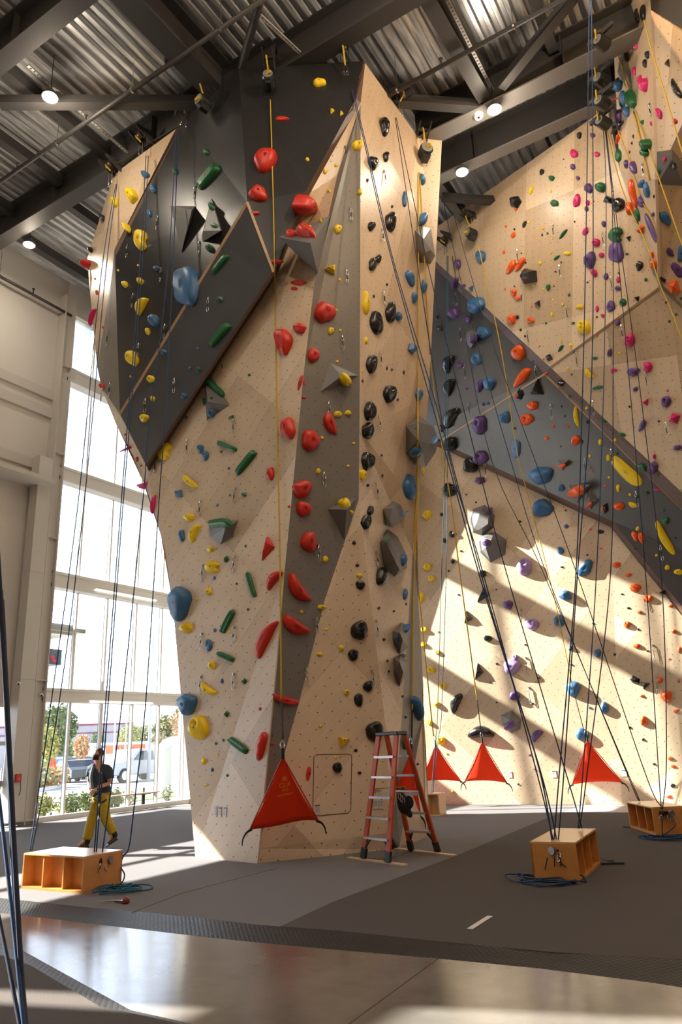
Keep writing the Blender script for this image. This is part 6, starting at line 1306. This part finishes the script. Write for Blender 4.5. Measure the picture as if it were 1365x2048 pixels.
# entrance canopy with its lit sign box
cn = empty('entrance_canopy', (-20.9, 9, 4.7), 'flat dark entrance canopy whose end shows at the left window edge', 'canopy')
m_ = MB(); m_.box((-20.9, 7.0, 5.15), (6.0, 15.4, .12)); m_.box((-18.05, 9.3, 5.15), (.1, 10, .3)); m_.build('roof_slab', plain('white soffit', (.7, .7, .7), .6), cn)
fa = at_x(97, 1317, -19.5)
m_ = MB(); m_.box((-19.5, fa.y - .35, fa.z), (.9, .95, .46)); m_.build('sign_box', plain('slate sign', (.06, .10, .15), .4), cn)
m_ = MB(); e = at_x(105, 1317, -19.04); m_.ell(e + Ve((0, 0, .04)), (.01, .08, .06)); m_.ell(e + Ve((0, .06, -.06)), (.01, .09, .05)); m_.build('sign_emblem', plain('red emblem', (.8, .03, .08), .4), cn)
# bench just inside the glass
p0, p1 = at_z(285, 1613), at_z(285, 1613)
bs = at_x(286, 1610, XW + .9); bs = at_z(286, 1617)
bn = empty('bench', bs, 'long slim wooden bench on a black pedestal by the window', 'bench')
ba, bb = bs + Ve((0, -1.9, .44)), bs + Ve((0, .55, .44))
m_ = MB(); m_.bar(ba, bb, .3, .035); m_.build('seat', PALE, bn)
m_ = MB(); m_.tube([bs, bs + Ve((0, 0, .42))], .055, 12); m_.tube([bs, bs + Ve((0, 0, .015))], .16, 16); m_.box(bs + Ve((0, 0, .41)), (.25, .4, .02)); m_.build('leg', BLACK, bn)
m_ = MB(); m_.tube([bs + Ve((0, 0, .46)), bs + Ve((0, 0, .60))], .04, 12); tag(m_.build('water_bottle', plain('olive bottle', (.28, .27, .18), .4)), 'small olive bottle standing on the window bench', 'bottle')
# ---------------------------------------------------------------- the walking person
PC = at_z(195, 1697); vd = Ve((PC.x, PC.y, 0)).normalized(); PR = Ve((-vd.y, vd.x, 0)); PR = PR if PR.dot(right) > 0 else -PR
dP = depth(PC)
def pj(x, y, toward=0.0):
    """x, y in the 1158 x 2048 close-up of the figure, toward: metres nearer the viewer"""
    px, py = 130 + x * .11226, 1480 + y * .11226
    return hit(px, py, PC - vd * toward, vd)
per = empty('person', PC, 'person in dark shirt, mustard trousers and black face mask walking past the windows', 'person')
SKIN = plain('skin', (.55, .30, .19), .55, noise=.05); SHIRT = plain('dark shirt', (.030, .040, .055), .85, noise=.2, bump=.3, scale=30)
TROU = plain('mustard trousers', (.44, .30, .018), .8, noise=.28, bump=.5, scale=18); SHOE = plain('brown shoe', (.09, .07, .055), .7, noise=.2); HAIR = plain('brown hair', (.06, .035, .02), .8, noise=.3, scale=60)
def skin(name, V_, E_, R_, mat, parent, sub=2, root=0):
    me = bpy.data.meshes.new(name); base = parent.location if parent.type == 'EMPTY' else per.location
    me.from_pydata([tuple(v - base) for v in V_], E_, []); o = bpy.data.objects.new(name, me); o.location = base; COL.objects.link(o)
    o.parent = parent; o.matrix_parent_inverse = Matrix.Translation(-base)
    me.materials.append(mat); sk = o.modifiers.new('skin', 'SKIN'); sk.use_smooth_shade = True; sv = me.skin_vertices[0].data
    for i, r in enumerate(R_): sv[i].radius = r if isinstance(r, tuple) else (r, r); sv[i].use_root = (i == root)
    ss = o.modifiers.new('sub', 'SUBSURF'); ss.levels = sub; ss.render_levels = sub
    return o
# joints
J = dict(pel=pj(660, 965, .02), waist=pj(640, 850, .02), chest=pj(625, 640, .02), neck0=pj(615, 500, .02), neck=pj(612, 420, .03), head=pj(596, 320, .05), crown=pj(618, 180, .03),
    shL=pj(470, 520, -.10), elL=pj(425, 745, -.12), wrL=pj(455, 880, .02), shR=pj(765, 545, .14), elR=pj(800, 770, .16), wrR=pj(570, 850, .20),
    hpL=pj(600, 1010, -.06), knL=pj(505, 1340, -.02), anL=pj(385, 1800, -.02), hlL=pj(400, 1880, -.02), toL=pj(225, 1905, .0),
    hpR=pj(690, 1010, .08), knR=pj(715, 1370, .06), anR=pj(885, 1680, .06), hlR=pj(925, 1745, .06), toR=pj(765, 1850, .06))
K = list(J); ix = {k: i for i, k in enumerate(K)}
rad = dict(pel=(.135, .11), waist=(.125, .10), chest=(.155, .11), neck0=(.07, .065), neck=.052, head=(.078, .085), crown=.058, shL=.052, elL=.040, wrL=.028, shR=.056, elR=.044, wrR=.030, hpL=.095, knL=.058, anL=.042, hlL=.036, toL=.030, hpR=.10, knR=.06, anR=.043, hlR=.036, toR=.030)
ed = [('pel', 'waist'), ('waist', 'chest'), ('chest', 'neck0'), ('neck0', 'neck'), ('neck', 'head'), ('head', 'crown'), ('neck0', 'shL'), ('shL', 'elL'), ('elL', 'wrL'), ('neck0', 'shR'), ('shR', 'elR'), ('elR', 'wrR'), ('pel', 'hpL'), ('hpL', 'knL'), ('knL', 'anL'), ('anL', 'hlL'), ('anL', 'toL'), ('pel', 'hpR'), ('hpR', 'knR'), ('knR', 'anR'), ('anR', 'hlR'), ('anR', 'toR')]
skin('body', [J[k] for k in K], [(ix[a], ix[b]) for a, b in ed], [rad[k] for k in K], SKIN, per)
# hands: five separate fingers each
def hand(w_, d_, side, palm_n, nm):
    d_ = d_.normalized(); side = (side - d_ * side.dot(d_)).normalized(); cu = palm_n
    V_ = [w_, w_ + d_ * .05]; E_ = [(0, 1)]; R_ = [(.022, .016), (.036, .016)]
    for k in range(4):
        L_ = (.068, .078, .074, .058)[k]; b = w_ + d_ * .085 + side * (k - 1.5) * .021
        i = len(V_); V_ += [b, b + d_ * L_ * .45 + cu * .012, b + d_ * L_ * .75 + cu * .036, b + d_ * L_ * .85 + cu * .06]; R_ += [.0105, .0095, .009, .008]; E_ += [(1, i), (i, i + 1), (i + 1, i + 2), (i + 2, i + 3)]
    i = len(V_); b = w_ + d_ * .03 - side * .03; V_ += [b, b + d_ * .03 - side * .022 + cu * .01, b + d_ * .058 - side * .026 + cu * .03]; R_ += [.012, .0105, .009]; E_ += [(1, i), (i, i + 1), (i + 1, i + 2)]
    return skin(nm, V_, E_, R_, SKIN, per, 1)
hand(J['wrR'], pj(490, 925, .22) - J['wrR'], Ve((0, 0, 1)), vd * -1 * -.6 + Ve((0, 0, -.4)), 'hand')
hand(J['wrL'], pj(470, 980, .06) - J['wrL'], -vd, PR * .8, 'hand')
# head details
fd = (-PR * .86 - vd * .5).normalized(); hd = J['head']; sidev = fd.cross(Ve((0, 0, 1)))
def hp(f, s, u): return hd + fd * f + sidev * s + Ve((0, 0, u))
m_ = MB(); Rh = Matrix((fd, sidev, Ve((0, 0, 1)))).transposed(); m_.ell(hp(.004, 0, .062), (.092, .076, .108), Rh, 20, 12)
m_.ell(hp(.098, 0, .055), (.016, .012, .022), Rh)
for s in (-1, 1): m_.ell(hp(-.005, s * .078, .045), (.018, .010, .032), Rh)
m_.build('head', SKIN, per, smooth=True)
m_ = MB(); vs = []; nu, nv = 20, 10
for i in range(nv + 1):
    t = i / nv * 1.75
    for j in range(nu):
        a = 2 * PI * j / nu; cut = 1.0 if math.cos(a) < .35 else .62
        tt = t * cut; vs.append(hp(-.006 + .101 * math.sin(tt) * math.cos(a), .085 * math.sin(tt) * math.sin(a), .068 + .116 * math.cos(tt)))
m_.add(vs, [(i * nu + j, i * nu + (j + 1) % nu, (i + 1) * nu + (j + 1) % nu, (i + 1) * nu + j) for i in range(nv) for j in range(nu)]); m_.build('hair', HAIR, per, smooth=True, normals=False)
m_ = MB(); vs = []
for i in range(9):
    for j in range(11):
        a = (j / 10 - .5) * 2.5; u = -.045 + .095 * i / 8; w_ = 1 - .12 * abs(i / 8 - .5)
        vs.append(hp((.100 + .012 * math.exp(-a * a * 3)) * math.cos(a) * w_ + .002, .084 * math.sin(a) * w_, u + .01))
m_.add(vs, [(i * 11 + j, i * 11 + j + 1, (i + 1) * 11 + j + 1, (i + 1) * 11 + j) for i in range(8) for j in range(10)])
for s in (-1, 1): m_.tube([hp(.03, s * .083, .03), hp(-.01, s * .088, .05)], .003, 5)
o = m_.build('face_mask', plain('black mask', (.01, .01, .011), .8), per, smooth=True, normals=False); o.modifiers.new('s', 'SOLIDIFY').thickness = .004
for s in (-1, 1): m_ = MB(); m_.ell(hp(.087, s * .032, .078), (.008, .014, .006), Rh); m_.build('eye', plain('eye', (.03, .02, .015), .3), per)
for s in (-1, 1): m_ = MB(); m_.ell(hp(.088, s * .032, .095), (.006, .02, .005), Rh); m_.build('eyebrow', HAIR, per)
# clothing
def loft(nm, pts, rads, mat, n=16, parent=per, wr=.0):
    m_ = MB(); pts = [Ve(p) for p in pts]; P2 = smooth_pts(pts, 4); N = len(P2)
    def interp(i):
        t = i / 4; k = min(int(t), len(rads) - 2); f = t - k; a, b = rads[k], rads[k + 1]; return (a[0] * (1 - f) + b[0] * f, a[1] * (1 - f) + b[1] * f)
    k0 = 0
    for i, p in enumerate(P2):
        d_ = (P2[min(i + 1, N - 1)] - P2[max(i - 1, 0)]).normalized(); x = PR - d_ * PR.dot(d_); x.normalize(); y = d_.cross(x); ra = interp(i)
        for j in range(n):
            a = 2 * PI * j / n; w_ = 1 + wr * math.sin(i * 1.9 + j * 1.3) ; m_.v.append(p + x * math.cos(a) * ra[0] * w_ + y * math.sin(a) * ra[1] * w_)
    for i in range(N - 1):
        for j in range(n): m_.f.append([i * n + j, i * n + (j + 1) % n, (i + 1) * n + (j + 1) % n, (i + 1) * n + j]); m_.m.append(0)
    o = m_.build(nm, mat, parent, smooth=True, normals=True); o.modifiers.new('s', 'SOLIDIFY').thickness = -.006; return o
loft('shirt', [pj(650, 905, .02), pj(640, 800, .02), pj(625, 640, .02), pj(618, 530, .02), pj(612, 465, .03)], [(.165, .13), (.16, .125), (.19, .135), (.185, .11), (.075, .07)], SHIRT, wr=.03)
loft('sleeve', [pj(560, 515, -.02), pj(475, 520, -.09), pj(440, 640, -.12)], [(.09, .10), (.075, .08), (.068, .07)], SHIRT, wr=.03)
loft('sleeve', [pj(680, 530, .06), pj(765, 545, .14), pj(800, 690, .16)], [(.09, .10), (.082, .085), (.074, .075)], SHIRT, wr=.03)
loft('trousers', [pj(655, 880, .02), pj(650, 960, .02), pj(645, 1040, .02)], [(.15, .12), (.155, .13), (.15, .125)], TROU, wr=.02)
loft('trouser_leg', [pj(610, 990, -.05), pj(560, 1160, -.04), pj(500, 1340, -.02), pj(440, 1580, -.02), pj(395, 1770, -.02)], [(.105, .11), (.098, .10), (.082, .085), (.085, .085), (.078, .075)], TROU, wr=.05)
loft('trouser_leg', [pj(690, 990, .07), pj(700, 1180, .07), pj(720, 1370, .06), pj(800, 1540, .06), pj(865, 1650, .06)], [(.108, .11), (.095, .10), (.085, .085), (.082, .082), (.072, .07)], TROU, wr=.05)
for nm, an, hl, to in (('shoe', J['anL'], J['hlL'], J['toL']), ('shoe', J['anR'], J['hlR'], J['toR'])):
    o = skin(nm, [an.lerp(hl, .35), hl, hl.lerp(to, .5), to], [(0, 1), (0, 2), (1, 2), (2, 3)], [(.05, .048), (.045, .042), (.047, .046), (.040, .036)], SHOE, per, 2, 0)
    m_ = MB(); dn = Ve((0, 0, -1)); m_.bar(hl + Ve((0, 0, -.03)) - (to - hl).normalized() * .03, to + Ve((0, 0, -.025)) + (to - hl).normalized() * .03, .085, .02); m_.build('sole', BLACK, per, bevel=.008)
loft('sock', [pj(400, 1760, -.02), pj(385, 1850, -.02)], [(.05, .05), (.05, .055)], WEBK)
loft('sock', [pj(862, 1645, .06), pj(900, 1725, .06)], [(.05, .05), (.05, .055)], WEBK)
m_ = MB(); c = pj(640, 905, .02); m_.tube([c + Ve((0, 0, -.03)), c + Ve((0, 0, .03))], [.17, .165], 20, caps=False); o = m_.build('harness_belt', WEBK, per); o.modifiers.new('s', 'SOLIDIFY').thickness = .01
for a_, b_ in (((560, 1020), (640, 1120)), ((640, 1120), (740, 1060)), ((620, 940), (620, 1090))): m_ = MB(); m_.tube([pj(*a_, .16), pj((a_[0] + b_[0]) / 2, (a_[1] + b_[1]) / 2 + 10, .20), pj(*b_, .17)], .014, 6); m_.build('harness_strap', WEBK, per)
m_ = MB(); m_.tube(smooth_pts([pj(520, 450, .05), pj(470, 620, .12), pj(480, 800, .16), pj(500, 900, .18)], 4), [.03] * 13, 8); m_.build('shoulder_sling', plain('blue grey scarf', (.10, .14, .19), .8), per, smooth=True)
hc = pj(470, 1000, .2); gr = empty('rope_gear', hc, 'bundle of shiny metal climbing gear held at the person waist', 'climbing gear')
for k in range(7):
    R_ = random.Random(k); c = hc + PR * R_.uniform(-.05, .10) + Ve((0, 0, R_.uniform(-.08, .05))); u = Ve((R_.gauss(0, 1), R_.gauss(0, 1), R_.gauss(0, 2))).normalized(); v_ = u.orthogonal().normalized(); m_ = MB()
    m_.tube([c + u * math.sin(t) * .05 + v_ * math.cos(t) * .025 for t in [2 * PI * i / 12 for i in range(12)]], .006, 6, closed=True); m_.build('carabiner', CHROME, gr, smooth=True)
m_ = MB(); m_.tube([hc + PR * .03, hc + PR * .12 + Ve((0, 0, .05))], .03, 10); m_.build('device_body', BLACK, gr)
# ---------------------------------------------------------------- light
sd = Ve((1, .29, -.685)).normalized()
sun = bpy.data.lights.new('sun', 'SUN'); sun.energy = 27.0; sun.angle = .0093; sun.color = (1, .93, .80)
so = bpy.data.objects.new('sun', sun); so.rotation_euler = sd.to_track_quat('-Z', 'Y').to_euler(); so.location = (-30, -5, 25); COL.objects.link(so)
w = bpy.data.worlds.new('sky'); SC.world = w; w.use_nodes = True; nt = w.node_tree
bg = nt.nodes['Background']; tc = _n(nt, 'ShaderNodeTexCoord'); sp = _n(nt, 'ShaderNodeSeparateXYZ'); nt.links.new(tc.outputs['Generated'], sp.inputs[0])
cr = _n(nt, 'ShaderNodeValToRGB'); nt.links.new(sp.outputs[2], cr.inputs[0])
cr.color_ramp.elements[0].position = .0; cr.color_ramp.elements[0].color = (.56, .60, .66, 1); cr.color_ramp.elements[1].position = .8; cr.color_ramp.elements[1].color = (.055, .08, .125, 1); e_ = cr.color_ramp.elements.new(.28); e_.color = (.40, .46, .57, 1); e_ = cr.color_ramp.elements.new(.5); e_.color = (.16, .19, .26, 1)
nt.links.new(cr.outputs[0], bg.inputs[0]); bg.inputs[1].default_value = 9.0
for p, e in zip(lamp_pos[:4], (130, 90, 20, 40)): lamp_light(p, e)
for (x_, y_, e_, lab) in ((-1.5, 8.2, 360, 'high-bay lamp above the viewer, behind the right hand side'), (2.5, 4.5, 480, 'high-bay lamp further right over the hall floor'), (-5.2, 4.6, 130, 'high-bay lamp over the concrete walkway'), (2.4, 10.0, 480, 'high-bay lamp beside the upper right wall'), (-1.0, 0.5, 260, 'high-bay lamp straight over the walkway'), (4.5, -3, 330, 'high-bay lamp behind the viewer to the right'), (-7, -4, 100, 'high-bay lamp behind the viewer to the left')):
    lamp(Ve((x_, y_, 14.9)), lab); lamp_light(Ve((x_, y_, 14.9)), e_, (1, .62, .30) if e_ > 470 else (1, .83, .64))
vs_ = SC.view_settings; vs_.view_transform = 'Standard'; vs_.look = 'None'; vs_.gamma = 1; vs_.use_curve_mapping = False; vs_.exposure = 0.28
SC.cycles.max_bounces = 6; SC.cycles.diffuse_bounces = 4; SC.cycles.glossy_bounces = 3; SC.cycles.transparent_max_bounces = 12; SC.cycles.caustics_reflective = False; SC.cycles.caustics_refractive = False
SC.cycles.use_denoising = True; SC.cycles.sample_clamp_indirect = 6
